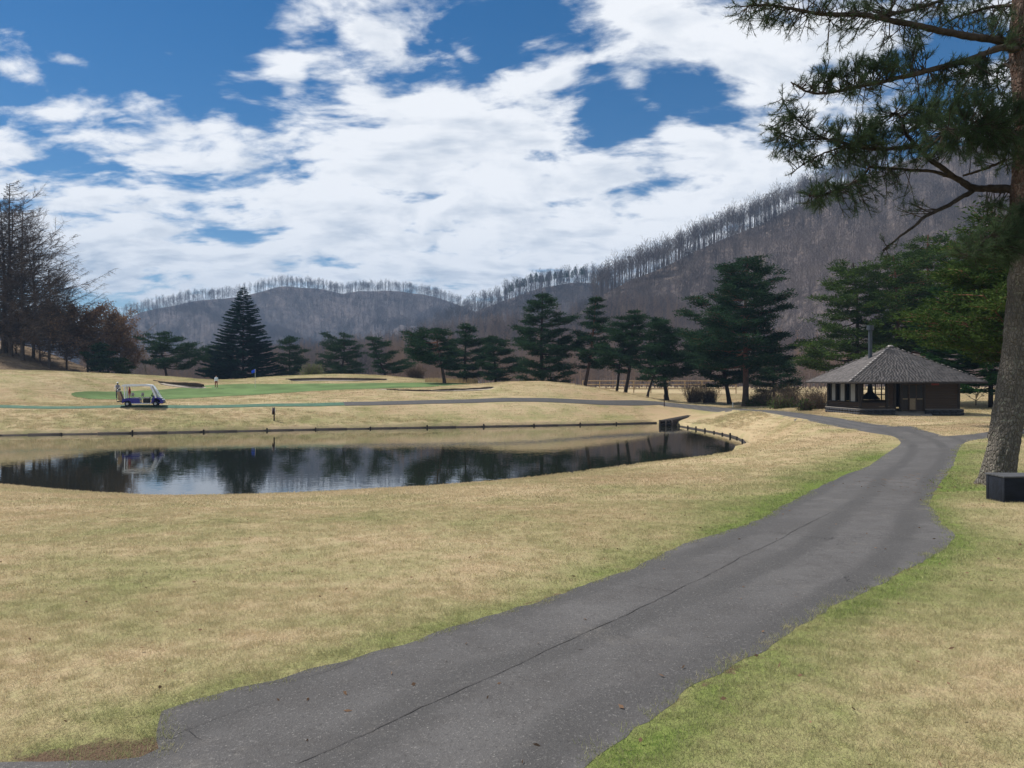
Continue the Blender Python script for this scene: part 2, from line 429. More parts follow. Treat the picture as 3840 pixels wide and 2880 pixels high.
def m_wood(name, ca, cb, cc):
    m, t, bs = mat(name)
    pos = t.n('ShaderNodeNewGeometry').outputs['Position']; r = t.n('ShaderNodeObjectInfo').outputs['Random']
    a = t.noise(pos, 0.011, 4, 0.6); b_ = t.noise(pos, 0.05, 3, 0.6)
    c = t.mix(t.ramp(a, 0.42, 0.60), cb, ca); c = t.mix(t.m('MULTIPLY', t.ramp(b_, 0.5, 0.7), 0.8), c, cc)
    c = t.mix(t.m('MULTIPLY', r, 0.7), c, cb)
    t.put(bs.inputs['Base Color'], c); bs.inputs['Roughness'].default_value = 1; bs.inputs['Specular IOR Level'].default_value = 0
    return m
M = dict(
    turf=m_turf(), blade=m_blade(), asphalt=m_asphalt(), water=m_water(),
    crack=simple('crack_filling', (0.05, 0.047, 0.046), 0.9),
    mat_green=simple('green_path_mat', (0.055, 0.120, 0.078), 0.9, 0.2, 2.0),
    putt=simple('putting_turf', (0.105, 0.160, 0.062), 0.95, 0.22, 0.25, 0.05),
    sand=simple('bunker_sand', (0.33, 0.285, 0.235), 1.0, 0.12, 2.0, 0.05),
    lip=simple('bunker_lip_soil', (0.05, 0.038, 0.028), 1.0, 0.3, 3.0, 0.05),
    pine=foliage('pine_needles', (0.009, 0.026, 0.016), (0.042, 0.082, 0.038), 0.15, 0.9),
    pine_olive=foliage('pine_needles_olive', (0.016, 0.038, 0.012), (0.075, 0.115, 0.030), 0.2, 0.6),
    fir=foliage('fir_needles', (0.007, 0.024, 0.022), (0.020, 0.052, 0.042), 0.08, 0.5),
    fir_green=foliage('fir_needles_green', (0.008, 0.026, 0.010), (0.030, 0.075, 0.016), 0.12, 0.5),
    near_needle=foliage('near_pine_needles', (0.026, 0.048, 0.029), (0.088, 0.128, 0.062), 0.3, 1.2),
    brownleaf=foliage('brown_leaves', (0.11, 0.070, 0.048), (0.26, 0.165, 0.105), 0.25, 0.3),
    paleleaf=foliage('pale_shrub_leaves', (0.10, 0.13, 0.05), (0.22, 0.26, 0.10), 0.3, 0.5),
    straw=foliage('dry_reeds', (0.30, 0.22, 0.12), (0.52, 0.42, 0.25), 0.3, 0.5),
    shrubtwig=foliage('shrub_twigs', (0.055, 0.040, 0.028), (0.16, 0.12, 0.085), 0.0, 0.4),
    bark_dark=m_bark('dark_bark', (0.035, 0.028, 0.024), (0.06, 0.04, 0.032), 4, 10, 5.0, False),
    bark_red=m_bark('red_pine_bark', (0.075, 0.055, 0.045), (0.20, 0.085, 0.05), 1.0, 6.0, 4.0, False),
    bark_near=m_bark('near_pine_bark', (0.135, 0.120, 0.102), (0.105, 0.060, 0.046), 3.8, 5.5, 24.0, True),
    limb=simple('pine_limb_bark', (0.050, 0.040, 0.032), 0.95, 0.35, 9.0, 0.1),
    bare=simple('bare_wood', (0.17, 0.148, 0.136), 1.0, 0.35, 0.4, 0.05),
    bare_far=m_wood('bare_wood_hillside', (0.205, 0.172, 0.165), (0.075, 0.065, 0.070), (0.31, 0.255, 0.22)),
    larch=m_wood('larch_twigs', (0.26, 0.178, 0.135), (0.17, 0.135, 0.122), (0.33, 0.225, 0.155)),
    bare_dark=simple('bare_wood_dark', (0.09, 0.069, 0.057), 1.0, 0.3, 0.5, 0.05),
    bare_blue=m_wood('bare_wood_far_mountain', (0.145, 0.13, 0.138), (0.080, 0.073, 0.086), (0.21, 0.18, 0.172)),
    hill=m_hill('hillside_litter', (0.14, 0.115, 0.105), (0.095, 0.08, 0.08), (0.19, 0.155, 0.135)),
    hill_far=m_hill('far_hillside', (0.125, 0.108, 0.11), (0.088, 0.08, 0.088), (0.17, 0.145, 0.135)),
    bank=m_hill('leaf_littered_bank', (0.22, 0.165, 0.115), (0.16, 0.12, 0.085), (0.30, 0.23, 0.15)),
    timber=simple('dark_wet_timber', (0.028, 0.022, 0.019), 0.8, 0.35, 3.0),
    ink=simple('dark_stained_timber', (0.010, 0.013, 0.020), 0.8, 0.3, 14.0, 0.2, bump=0.4, bscale=60, stretch=(0.2, 1, 1)),
    ink_top=simple('weathered_bench_top', (0.06, 0.062, 0.066), 0.75, 0.3, 10.0, 0.3, bump=0.3, stretch=(0.2, 1, 1)),
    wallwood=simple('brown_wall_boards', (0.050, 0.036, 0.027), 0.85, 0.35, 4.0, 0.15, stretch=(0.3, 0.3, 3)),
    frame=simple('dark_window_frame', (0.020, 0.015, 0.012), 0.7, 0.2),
    panel=simple('pale_sliding_panel', (0.34, 0.33, 0.30), 0.8, 0.1),
    doorpanel=simple('tan_door_panel', (0.17, 0.135, 0.09), 0.8, 0.15),
    ledge=simple('grey_stone_ledge', (0.20, 0.185, 0.17), 0.9, 0.2, 5.0),
    stone=simple('dark_field_stone', (0.038, 0.040, 0.046), 0.85, 0.4, 5.0, 0.2, bump=0.5, bscale=14),
    shake=simple('weathered_roof_shakes', (0.125, 0.116, 0.114), 0.95, 0.25, 2.0, 0.1, bump=0.2, bscale=22, stretch=(1, 1, 3)),
    shake_pale=simple('pale_hip_shakes', (0.27, 0.255, 0.245), 0.95, 0.3, 9.0, 0.1),
    flue=simple('dark_flue_steel', (0.030, 0.040, 0.052), 0.55, 0.2, 4.0, 0.4),
    soot=simple('black_hearth_steel', (0.010, 0.010, 0.011), 0.6, 0.2),
    concrete=simple('concrete_slab', (0.15, 0.14, 0.125), 0.9, 0.2, 4.0),
    red=simple('red_sign_paint', (0.16, 0.02, 0.018), 0.6, 0.1),
    blue=simple('blue_car_paint', (0.020, 0.016, 0.20), 0.25, 0.05, spec=0.5),
    white=simple('white_plastic', (0.78, 0.79, 0.80), 0.35, 0.04, spec=0.5),
    seat=simple('grey_vinyl', (0.36, 0.35, 0.33), 0.6, 0.08),
    black=simple('black_plastic', (0.018, 0.018, 0.02), 0.6, 0.15),
    tyre=simple('tyre_rubber', (0.02, 0.02, 0.021), 0.85, 0.15),
    rim=simple('grey_rim', (0.42, 0.42, 0.43), 0.35, 0.08, metal=0.5),
    tan=simple('tan_bag_leather', (0.33, 0.235, 0.14), 0.7, 0.15),
    chrome=simple('club_steel', (0.55, 0.55, 0.56), 0.3, 0.05, metal=0.9),
    flag=simple('blue_flag_cloth', (0.012, 0.07, 0.62), 0.7, 0.08),
    polew=simple('pale_pole', (0.62, 0.60, 0.52), 0.5, 0.05),
    skin=simple('skin', (0.42, 0.26, 0.19), 0.6, 0.06), hair=simple('dark_hair', (0.015, 0.012, 0.011), 0.6, 0.1),
    jacket=simple('white_jacket', (0.72, 0.75, 0.80), 0.8, 0.06), trouser_red=simple('red_trousers', (0.20, 0.018, 0.016), 0.85, 0.1),
    vest=simple('grey_vest', (0.16, 0.16, 0.20), 0.85, 0.1), trouser_navy=simple('navy_trousers', (0.022, 0.024, 0.055), 0.85, 0.1),
    top_red=simple('dark_red_top', (0.20, 0.02, 0.025), 0.85, 0.1), trouser_tan=simple('tan_trousers', (0.36, 0.29, 0.20), 0.85, 0.1),
    shoe=simple('white_shoes', (0.7, 0.7, 0.7), 0.6, 0.05),
    rail=simple('ochre_fence_rail', (0.33, 0.23, 0.12), 0.8, 0.2, 2.0),
    brownpost=simple('brown_post_paint', (0.035, 0.016, 0.014), 0.7, 0.1),
)
def m_glass():
    m, t, bs = mat('windscreen_glass')
    bs.inputs['Base Color'].default_value = (0.75, 0.85, 0.9, 1); bs.inputs['Roughness'].default_value = 0.05; bs.inputs['Alpha'].default_value = 0.72  # pale, partly opaque colour paints in the whitish-blue sheen on the screen
    bs.inputs['Specular IOR Level'].default_value = 0.8
    return m
M['glass'] = m_glass()

# ------------------------------------------------------------------ ground
WATER = -2.35
ctrl = []
def C(px, py, D): ctrl.append(at(px, py, D))
def CW(x, y, z): ctrl.append(np.array([x, y, z], float))
# where the camera stands, and the path running away to the right
for a in ((-7, -5, .05), (0, -5, .05), (7, -5, .05), (-12, 0, 0), (0, 0, 0), (12, 0, .05), (-2.3, 3.2, 0), (2.2, 3.2, 0), (7, 6, -.05), (12, 10, -.1),
          (4, 9, -.17), (5.4, 12, -.26), (8.8, 14, -.22), (7.2, 11.6, -.18), (14, 16, -.2), (9.5, 20, -.45), (20, 24, -.35), (15, 30, -.52), (30, 32, -.4), (15.6, 36, -.55), (17.0, 44, -.62), (18.3, 52, -.70), (19.6, 60, -.79), (20.6, 68, -.94), (18.7, 39.5, -.55), (20.3, 47, -.62), (22.6, 62, -.8), (23.6, 70, -.95), (23.2, 77, -1.05), (24.5, 82, -1.0), (28, 78, -.85), (20, 90, -1.0), (30, 70, -.75),
          (30, 46, -.56), (27, 50.5, -.66), (23, 51, -.66), (31, 51, -.66), (27, 60, -.6), (40, 55, -.5), (45, 75, -.3), (60, 60, 0), (50, 30, -.2), (35, 12, 0),
          (-18, 6, -.35), (-30, 8, -.6), (-40, 20, -1.4)):
    CW(*a)
# brow of the near lawn above the pond, then the fall to the water
for px, py, D in ((-350, 1790, 24), (0, 1814, 23.5), (399, 1854, 21.5), (781, 1870, 20.5), (1111, 1854, 21.5), (1701, 1819, 23), (2000, 1787, 25), (2274, 1757, 28.5), (2604, 1727, 33.5)):
    C(px, py, D); p = at(px, py, D); n = np.array([p[0], p[1]]); n = n / np.linalg.norm(n)
    CW(p[0] + n[0] * 4.8, p[1] + n[1] * 4.8, -2.45)
near_line = [(-350, 24), (0, 23.5), (399, 21.5), (781, 20.5), (1111, 21.5), (1701, 23), (2000, 25), (2274, 28.5), (2604, 33.5)]
for a in ((13.5, 45.6, -2.36), (12.2, 43, -2.36), (10.9, 40, -2.32), (14.5, 46.6, -2.33), (13.2, 42.5, -2.0)): CW(*a)
C(2760, 1700, 41); C(2950, 1650, 42); C(2990, 1635, 38); C(3120, 1595, 37); 
for a in ((17, 56, -1.6), (17.5, 62, -1.72), (17.5, 68, -1.8), (16.5, 73, -1.85), (17.2, 50, -1.25), (19, 66, -1.3), (18.5, 58, -1.15), (18.5, 74, -1.55), (17.5, 78, -1.75), (15, 79.5, -1.55), (15.8, 43.5, -1.05), (15.0, 41, -1.15)): CW(*a)
C(2830, 1755, 23); C(3000, 1700, 24)
# far shore, the bank above it and the far path
far_line = [(-700, 1644), (-300, 1638), (0, 1632), (500, 1624), (1000, 1614), (1300, 1608), (1900, 1598), (2300, 1590), (2455, 1586), (2535, 1594), (2600, 1605), (2700, 1623), (2790, 1645), (2822, 1665)]
far_w = []
for px, py in far_line:
    D = (EYE - WATER) * FPX / (py - HORIZON); X = (px - 1920) / FPX * D
    far_w.append((X, D)); CW(X, D + (0.5 if px < 2500 else 0.0), -2.02)
for px, py, D in ((-500, 1527, 62), (0, 1523, 64.5), (500, 1521, 66), (1000, 1518, 69), (1300, 1514, 71), (1600, 1507, 73.5), (1900, 1497, 76.5), (2100, 1504, 79), (2300, 1514, 80.5), (2470, 1523, 83), (2650, 1531, 80), (2830, 1539, 70)):
    C(px, py, D)
# the putting green and the mounds about it
green_edge = [(275, 1487, 79), (430, 1497, 77), (620, 1500, 77), (800, 1488, 79), (1000, 1478, 82), (1190, 1466, 87), (1400, 1459, 91), (1600, 1452, 93), (1850, 1442, 98),
              (1700, 1437, 105), (1400, 1437.5, 106), (1150, 1439, 106), (900, 1441, 106), (760, 1447, 102), (600, 1463, 95), (430, 1470, 88), (300, 1478, 83)]
for a in green_edge: C(*a)
for a in ((1000, 1499, 75.5), (1300, 1488, 77.5), (500, 1510, 71), (200, 1498, 74), (0, 1502, 69.5), (0, 1455, 74), (250, 1442, 83), (-300, 1455, 73),
          (1000, 1412, 118), (1250, 1402, 119), (1400, 1406, 118), (1550, 1420, 117), (1650, 1432, 116), (850, 1431, 114), (650, 1412, 111), (500, 1406, 111), (300, 1406, 93), (150, 1408, 86), (0, 1407, 81), (-300, 1402, 80),
          (1430, 1464, 81.5), (1500, 1471, 81), (1650, 1473, 81), (1800, 1468, 82), (1500, 1459, 84.5), (1620, 1464, 84.5), (1750, 1457, 84.5), (1950, 1431, 88), (2030, 1429.5, 88), (2120, 1440, 87.5), (2250, 1464, 86), (2400, 1489, 84), (2500, 1506, 82.5),
          (1950, 1465, 82), (2150, 1476, 83), (1100, 1433, 109), (1300, 1432, 109)):
    C(*a)
for a in ((6, 98, .6), (14, 100, -.3), (24, 92, -.7), (32, 80, -.7), (-5, 128, 1.2), (-30, 130, 1.5), (-45, 128, 1.5), (-60, 125, 1.5), (20, 125, -.2), (45, 110, -.2), (60, 95, 0), (-75, 90, 1.8), (-75, 60, -.4), (-60, 40, -2.0)):
    CW(*a)
ctrl = np.array(ctrl)
# thin plate spline through the control points
def tps_fit(P, z, lam=0.02):
    n = len(P); d = np.linalg.norm(P[:, None] - P[None], axis=-1)
    K = np.where(d > 0, d ** 2 * np.log(d + 1e-9), 0) + lam * np.eye(n) * 50
    A = np.zeros((n + 3, n + 3)); A[:n, :n] = K; A[:n, n] = 1; A[:n, n + 1:] = P; A[n:, :n] = A[:n, n:].T
    return np.linalg.solve(A, np.concatenate([z, [0, 0, 0]]))
_w = tps_fit(ctrl[:, :2], ctrl[:, 2], 0.12)
def tps(x, y):
    out = _w[-3] + _w[-2] * x + _w[-1] * y
    for (cx, cy), w in zip(ctrl[:, :2], _w[:-3]):
        r2 = (x - cx) ** 2 + (y - cy) ** 2
        out = out + w * 0.5 * r2 * np.log(r2 + 1e-12)
    return out


def inside(P, poly):
    x, y = P[..., 0], P[..., 1]; r = np.zeros(x.shape, bool); n = len(poly)
    for i in range(n):
        x0, y0 = poly[i]; x1, y1 = poly[(i + 1) % n]
        c = (y0 > y) != (y1 > y)
        with np.errstate(divide='ignore', invalid='ignore'):
            r ^= c & (x < (x1 - x0) * (y - y0) / (y1 - y0 + 1e-15) + x0)
    return r
def edist(P, poly, closed=True):
    d = np.full(P.shape[:-1], 1e9); n = len(poly)
    for i in range(n if closed else n - 1):
        a = np.array(poly[i]); b = np.array(poly[(i + 1) % n]); ab = b - a; l2 = max(ab @ ab, 1e-12)
        t = np.clip(((P - a) @ ab) / l2, 0, 1)
        d = np.minimum(d, np.linalg.norm(P - a - t[..., None] * ab, axis=-1))
    return d
def smooth_line(pts, step, closed=False):
    """Catmull-Rom through the points, resampled"""
    p = np.array(pts, float); n = len(p); out = []
    for i in range(n if closed else n - 1):
        p0, p1, p2, p3 = (p[(i - 1) % n], p[i], p[(i + 1) % n], p[(i + 2) % n]) if closed else (p[max(i - 1, 0)], p[i], p[i + 1], p[min(i + 2, n - 1)])
        k = max(1, int(np.linalg.norm((p2 - p1)[:2]) / step))
        for t in np.linspace(0, 1, k, endpoint=False):
            out.append(0.5 * (2 * p1 + (p2 - p0) * t + (2 * p0 - 5 * p1 + 4 * p2 - p3) * t ** 2 + (3 * p1 - p0 - 3 * p2 + p3) * t ** 3))
    if not closed: out.append(p[-1])
    return np.array(out)


# pond outline at the water's edge; on the near side it lies past the brow of the lawn
near_w = []
for px, D in near_line:
    p = at(px, 1500, D); n = p[:2] / np.linalg.norm(p[:2]); near_w.append(tuple(p[:2] + n * 4.2))
pond = smooth_line([(-62, 52), *far_w[1:], (14.2, 46.5), (11.8, 42.5), *near_w[::-1], (-44, 30), (-58, 36)], 0.8, True)

bunkers = [  # lip points (px, py), lip depth, sand front depth, depth of the hollow
    ([(575, 1444), (590, 1438), (620, 1434), (660, 1433), (710, 1434), (745, 1437), (760, 1441)], 101.5, 98.8, .45),
    ([(1072, 1435), (1092, 1429), (1150, 1430), (1230, 1425), (1300, 1428), (1350, 1433), (1392, 1431), (1450, 1437)], 112.5, 109.6, .45),
    ([(1420, 1469), (1452, 1461), (1500, 1459), (1560, 1463), (1620, 1465), (1680, 1457), (1750, 1458), (1800, 1458), (1826, 1450), (1850, 1457)], 84.5, 82.4, .40)]
bunk_poly = []
for lip, DL, DF, dep in bunkers:
    far = [((px - 1920) / FPX * DL, DL) for px, py in lip]
    m = len(lip); nearp = [((px - 1920) / FPX * DF, DF + (DL - DF) * abs(i / (m - 1) * 2 - 1) ** 3 * .7) for i, (px, py) in enumerate(lip)]
    bunk_poly.append(np.array(far + nearp[::-1]))


def axis(segs, lo, hi):
    out = []
    for a, b, st in segs: out += list(np.arange(a, b - 1e-6, st))
    out.append(segs[-1][1])
    st = segs[-1][2]; v = segs[-1][1]
    while v < hi: st *= 1.25; v += st; out.append(v)
    st = segs[0][2]; v = segs[0][0]; pre = []
    while v > lo: st *= 1.25; v -= st; pre.append(v)
    return np.array(pre[::-1] + out)
GX = axis([(-75, -16, .7), (-16, 23, .3), (23, 70, .6)], -3500, 3500)
GY = axis([(-5, 30, .3), (30, 84, .38), (84, 135, .55)], -600, 4000)
XX, YY = np.meshgrid(GX, GY)
PP = np.stack([XX, YY], -1)
wt = (1 - sstep(72, 110, np.abs(XX + 4))) * (1 - sstep(128, 160, YY)) * sstep(-30, -6, YY)
inner = wt > 0
ZZ = np.full(XX.shape, 0.2)
ZZ[inner] = tps(XX[inner], YY[inner]) * wt[inner] + 0.2 * (1 - wt[inner])
ZZ += wt * (fbm(XX / 4.0, YY / 4.0, 3) * 0.03 + fbm(XX / 1.1 + 7, YY / 1.1, 2) * 0.012)
ii = inside(PP, pond); dd = edist(PP, pond)
ZZ = np.where(ii, np.minimum(ZZ, WATER + 0.28) - np.clip(dd * 2.2, 0, 1.4), ZZ)
near_side = (YY < 44) & (XX < 14)
ZZ = np.where((~ii) & (dd < 6) & near_side, np.maximum(ZZ, WATER + 0.03 + dd * 0.015), ZZ)
ZZ = np.where((~ii) & (dd < 6) & ~near_side, np.maximum(ZZ, WATER + 0.30), ZZ)
ZZ = np.where((~ii) & (wt > .5), np.maximum(ZZ, WATER + 0.05), ZZ)
# the steep bank between the right end of the pond and the path, and the level path bed above it
rd_l = [np.array(p_) for p_ in ((15.6, 36), (17.0, 44), (18.3, 52), (19.6, 60), (20.6, 68), (20.6, 74.5), (19.2, 79.6), (15.8, 82.0))]
rd_r = [np.array(p_) for p_ in ((15.8, 84.2), (20.6, 82.6), (23.0, 77), (23.5, 70), (22.5, 62), (21.5, 54.5), (20.3, 47), (18.8, 39.5))]
rls = smooth_line(rd_l, .5); sub = (XX > 8) & (XX < 29) & (YY > 33) & (YY < 86)
drl = np.full(XX.shape, 1e3); drl[sub] = edist(PP[sub], rls, False)
xl = np.interp(YY, rls[:, 1], rls[:, 0]); lefts = XX < xl
bedz = np.interp(YY, [30, 40, 48, 56, 62, 70, 76, 82], [-.52, -.58, -.66, -.74, -.80, -.98, -1.10, -1.10])
tt = dd / np.maximum(dd + drl, 1e-6); zb = (WATER + .30) + (bedz - WATER - .30) * tt ** 1.1
wy = .8 * sstep(45.5, 49, YY) * (1 - sstep(68, 72, YY)) * (XX > 12) * (~ii)
ZZ = np.where(sub & lefts, ZZ * (1 - wy) + zb * wy, ZZ)
wb = sstep(33, 38, YY) * (1 - sstep(72, 77, YY)) * (1 - sstep(3.0, 5.5, XX - xl))
ZZ = np.where(sub & ~lefts, ZZ * (1 - wb) + bedz * wb, ZZ)
wl_ = np.exp(-(drl / 1.0) ** 2) * sstep(33, 38, YY) * (1 - sstep(44, 48, YY))
ZZ = np.where(sub & lefts, ZZ * (1 - wl_) + bedz * wl_, ZZ)
for (lip, DL, DF, dep), poly in zip(bunkers, bunk_poly):
    k = inside(PP, poly); ZZ = np.where(k, ZZ - dep * sstep(0, 1, np.clip((YY - DF) / (DL - DF), 0, 1)), ZZ)


def H(x, y):
    x = np.asarray(x, float); y = np.asarray(y, float)
    i = np.clip(np.searchsorted(GX, x) - 1, 0, len(GX) - 2); j = np.clip(np.searchsorted(GY, y) - 1, 0, len(GY) - 2)
    u = (x - GX[i]) / (GX[i + 1] - GX[i]); v = (y - GY[j]) / (GY[j + 1] - GY[j])
    return (ZZ[j, i] * (1 - u) + ZZ[j, i + 1] * u) * (1 - v) + (ZZ[j + 1, i] * (1 - u) + ZZ[j + 1, i + 1] * u) * v
def hit(px, py, lo=2.0, hi=200.0):
    """ground point seen at a pixel"""
    D = np.concatenate([np.arange(lo, 40, .02), np.arange(40, hi, .1)])
    X = (px - 1920) / FPX * D; Z = EYE - (py - HORIZON) / FPX * D
    k = np.where(Z <= H(X, D))[0]
    if len(k) == 0: return None
    return np.array([X[k[0]], D[k[0]]])
def spot(px, D):
    """ground point in the direction of a pixel column at depth D"""
    x = (px - 1920) / FPX * D
    return np.array([x, D, float(H(x, D))])


# path outlines
s2 = 3840 / 2212
left = [(-60, 1655), (150, 1649), (300, 1641), (330, 1620), (338, 1575), (352, 1540), (420, 1512), (560, 1480), (700, 1440), (900, 1383), (1100, 1320), (1250, 1270), (1390, 1219), (1440, 1192), (1520, 1162), (1640, 1123), (1700, 1088), (1800, 1038)]
right = [(1240, 1672), (1400, 1560), (1500, 1492), (1600, 1438), (1700, 1378), (1800, 1312), (1900, 1266), (1990, 1215), (2046, 1178), (2062, 1160), (2030, 1122), (2010, 1088), (2026, 1050)]
lowl = [(3253, 1750), (3304, 1715), (3367, 1673), (3376, 1656), (3346, 1636), (3261, 1622), (3155, 1600), (3020, 1574), (2900, 1555)]
upl = [(2900, 1531), (2985, 1539), (3155, 1564), (3325, 1594), (3516, 1628), (3559, 1635), (3699, 1621), (3840, 1606), (3960, 1596)]
lowr = [(3960, 1618), (3840, 1628), (3707, 1643), (3630, 1656), (3601, 1677), (3571, 1750)]
def hits(l, k=1.0): return [h for h in (hit(x * k, y * k) for x, y in l) if h is not None]
A = hits(left, s2); B = hits(right, s2)
start = [np.array([-6.5, 2.75]), np.array([-6.5, -5.0]), np.array([-2.2, -5.0])]
# the far end carries on past the hut corner and over to the left-hand path
farp_u = [spot(2830, 60.5)[:2], spot(2650, 72)[:2], spot(2470, 81.5)[:2]]
farp_l = [spot(2480, 79.3)[:2], spot(2640, 69.5)[:2], spot(2820, 57.5)[:2]]
outline = A + hits(lowl[:6]) + rd_l + rd_r + hits(upl[3:]) + hits(lowr) + B[::-1] + [start[2], start[1], start[0]]
outline = smooth_line(outline, 0.35, True)
rj = rs(3)
dcam = np.linalg.norm(outline, axis=1)
nz = fbm(outline[:, 0] * 2.2, outline[:, 1] * 2.2, 3) * 0.03
tg = nrm(np.roll(outline, -1, 0) - np.roll(outline, 1, 0)); outline = outline + np.stack([-tg[:, 1], tg[:, 0]], 1) * nz[:, None]

# far path: green mat on the left, asphalt on the right
def strip_outline(c, w):
    c = np.array(c); t_ = nrm(np.gradient(c, axis=0)); n = np.stack([-t_[:, 1], t_[:, 0]], 1)
    return np.concatenate([c + n * w / 2, (c - n * w / 2)[::-1]])
farc = smooth_line([((px - 1920) / FPX * D, D) for px, D in ((-900, 60), (-400, 62.5), (0, 64.5), (500, 66), (1000, 69), (1290, 71))], 1.0)
farc2 = smooth_line([((px - 1920) / FPX * D, D) for px, D in ((1290, 71), (1600, 73.5), (1900, 76.5), (2100, 79), (2300, 80.8), (2478, 83.2))], 1.0)
mat_poly = strip_outline(farc, 1.35); asp2 = strip_outline(farc2, 1.6)
green_poly = smooth_line([((px - 1920) / FPX * D, D) for px, py, D in green_edge], 1.0, True)

# ground attributes: how green, how bare
dpath = edist(PP, outline); inp = inside(PP, outline)
rightside = np.zeros(XX.shape, bool)
rightside = (XX > np.interp(YY, [p[1] for p in B[:9]], [p[0] for p in B[:9]])) & (YY < 13)
G = np.full(XX.shape, 0.15)
nearp = np.exp(-(YY / 26) ** 2)
G += 0.42 * np.exp(-(dpath / 0.28) ** 2) * (YY < 16) + 0.14 * np.exp(-(dpath / .9) ** 2)
G += 0.34 * rightside * (0.75 + 0.5 * fbm(XX / 1.3, YY / 1.3, 2))
leftband = (~rightside) & (YY > 8) & (YY < 30) & (XX > 0)
G += leftband * 0.62 * np.exp(-(dpath / 1.5) ** 2) * sstep(8, 12, YY) * (1 - sstep(20, 30, YY))
G += 0.18 * np.exp(-(((XX + 3.2) / 2.0) ** 2 + ((YY - 5.8) / 1.6) ** 2)) + 0.10 * np.exp(-(((XX + 1) / 6) ** 2 + ((YY - 11) / 4) ** 2))
G += 0.2 * np.exp(-((dd - 1.5) / 1.2) ** 2) * (YY > 50) * (XX < 12)
G -= 0.10 * (np.abs(YY - 24) < 8) * (XX < 8) * (~leftband)
G += 0.10 * ((YY > 84) & (XX < -30)) + 0.12 * ((YY > 106) & (XX < 0))
G -= 0.08 * ((XX > 10) & (YY > 22))
soil = 0.52 * np.exp(-(dpath / 0.10) ** 2) * (YY < 16) + 0.75 * np.exp(-(((XX + 1.72) / .35) ** 2 + ((YY - 3.3) / .30) ** 2))
soil += 0.30 * np.exp(-(((XX - 8.8) / 1.6) ** 2 + ((YY - 13.2) / 1.6) ** 2))
soil += 0.34 * np.exp(-(dpath / 0.5) ** 2) * ((XX > 9) & (YY > 17) & (YY < 30))

ny, nx = XX.shape
Zt = np.where(inp & (dpath > 0.75), ZZ - 0.04, ZZ)
g = Geo(); idx = np.arange(nx * ny).reshape(ny, nx)
q = np.stack([idx[:-1, :-1], idx[:-1, 1:], idx[1:, 1:], idx[1:, :-1]], -1).reshape(-1, 4)
g.add(np.stack([XX, YY, Zt], -1).reshape(-1, 3), q)
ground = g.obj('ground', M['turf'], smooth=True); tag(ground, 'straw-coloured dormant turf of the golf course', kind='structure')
for nm, arr in (('green', G), ('soil', soil)):
    a = ground.data.attributes.new(nm, 'FLOAT', 'POINT'); a.data.foreach_set('value', arr.astype(np.float32).ravel())


def sheet(name, poly, spacing, dz, material, zfun=None, edge=None):
    poly = np.asarray(poly); lo = poly.min(0); hi = poly.max(0)
    gx, gy = np.meshgrid(np.arange(lo[0], hi[0], spacing), np.arange(lo[1], hi[1], spacing))
    P = np.stack([gx.ravel(), gy.ravel()], 1); P = P + rs(1).uniform(-.1, .1, P.shape) * spacing
    P = P[inside(P, poly)]; P = P[edist(P, poly) > spacing * .45]
    n = len(poly); V = [Vector(p) for p in poly] + [Vector(p) for p in P]
    r = delaunay_2d_cdt(V, [], [list(range(n))], 1, 1e-5)
    vv = np.array([(v[0], v[1]) for v in r[0]]); ff = np.array([list(f) + [f[2]] for f in r[2]])
    z = (zfun or H)(vv[:, 0], vv[:, 1]) + dz
    if edge is not None: z = z - (dz - edge) * (edist(vv, poly) < .004)
    g = Geo(); g.add(np.column_stack([vv, z]), ff)
    o = g.obj(name, material, smooth=True)
    n0 = np.array([0, 0, 0.])
    return o, vv

fine = smooth_line(outline, 0.10, True)
dcf = np.linalg.norm(fine, axis=1)
nf = (fbm(fine[:, 0] * 6, fine[:, 1] * 6, 3) * .045 + fbm(fine[:, 0] * 1.3 + 9, fine[:, 1] * 1.3, 2) * .02) * np.clip(1.2 - dcf / 40, .15, 1)
tf = nrm(np.roll(fine, -1, 0) - np.roll(fine, 1, 0)); fine = fine + np.stack([-tf[:, 1], tf[:, 0]], 1) * nf[:, None]
fine = fine[(np.arange(len(fine)) % 4 == 0) | (np.linalg.norm(fine, axis=1) < 18)]
path, pv = sheet('cart_path', fine, 0.30, 0.007, M['asphalt'], edge=.0015)
tag(path, 'grey asphalt cart path curving from the foreground to the hut', kind='structure')
cl = np.array([(a + b) / 2 for a, b in zip([hit(x * s2, y * s2) for x, y in ((345, 1560), (700, 1440), (1100, 1320), (1440, 1192), (1640, 1123), (1800, 1038))],
                                          [hit(x * s2, y * s2) for x, y in ((1400, 1560), (1700, 1378), (1900, 1266), (2046, 1178), (2010, 1088), (2026, 1050))])])
cl = np.vstack([[[-3.2, -2.5]], cl, [hit(3380, 1640)], [hit(3000, 1556)], [spot(2830, 59)[:2]], [spot(2650, 70.7)[:2]]])
cls = smooth_line(cl, 0.4)
ct = nrm(np.gradient(cls, axis=0))
k = np.argmin(((pv[:, None] - cls[None]) ** 2).sum(-1), 1)
acr = (pv[:, 0] - cls[k, 0]) * -ct[k, 1] + (pv[:, 1] - cls[k, 1]) * ct[k, 0]
a = path.data.attributes.new('across', 'FLOAT', 'POINT'); a.data.foreach_set('value', acr.astype(np.float32))

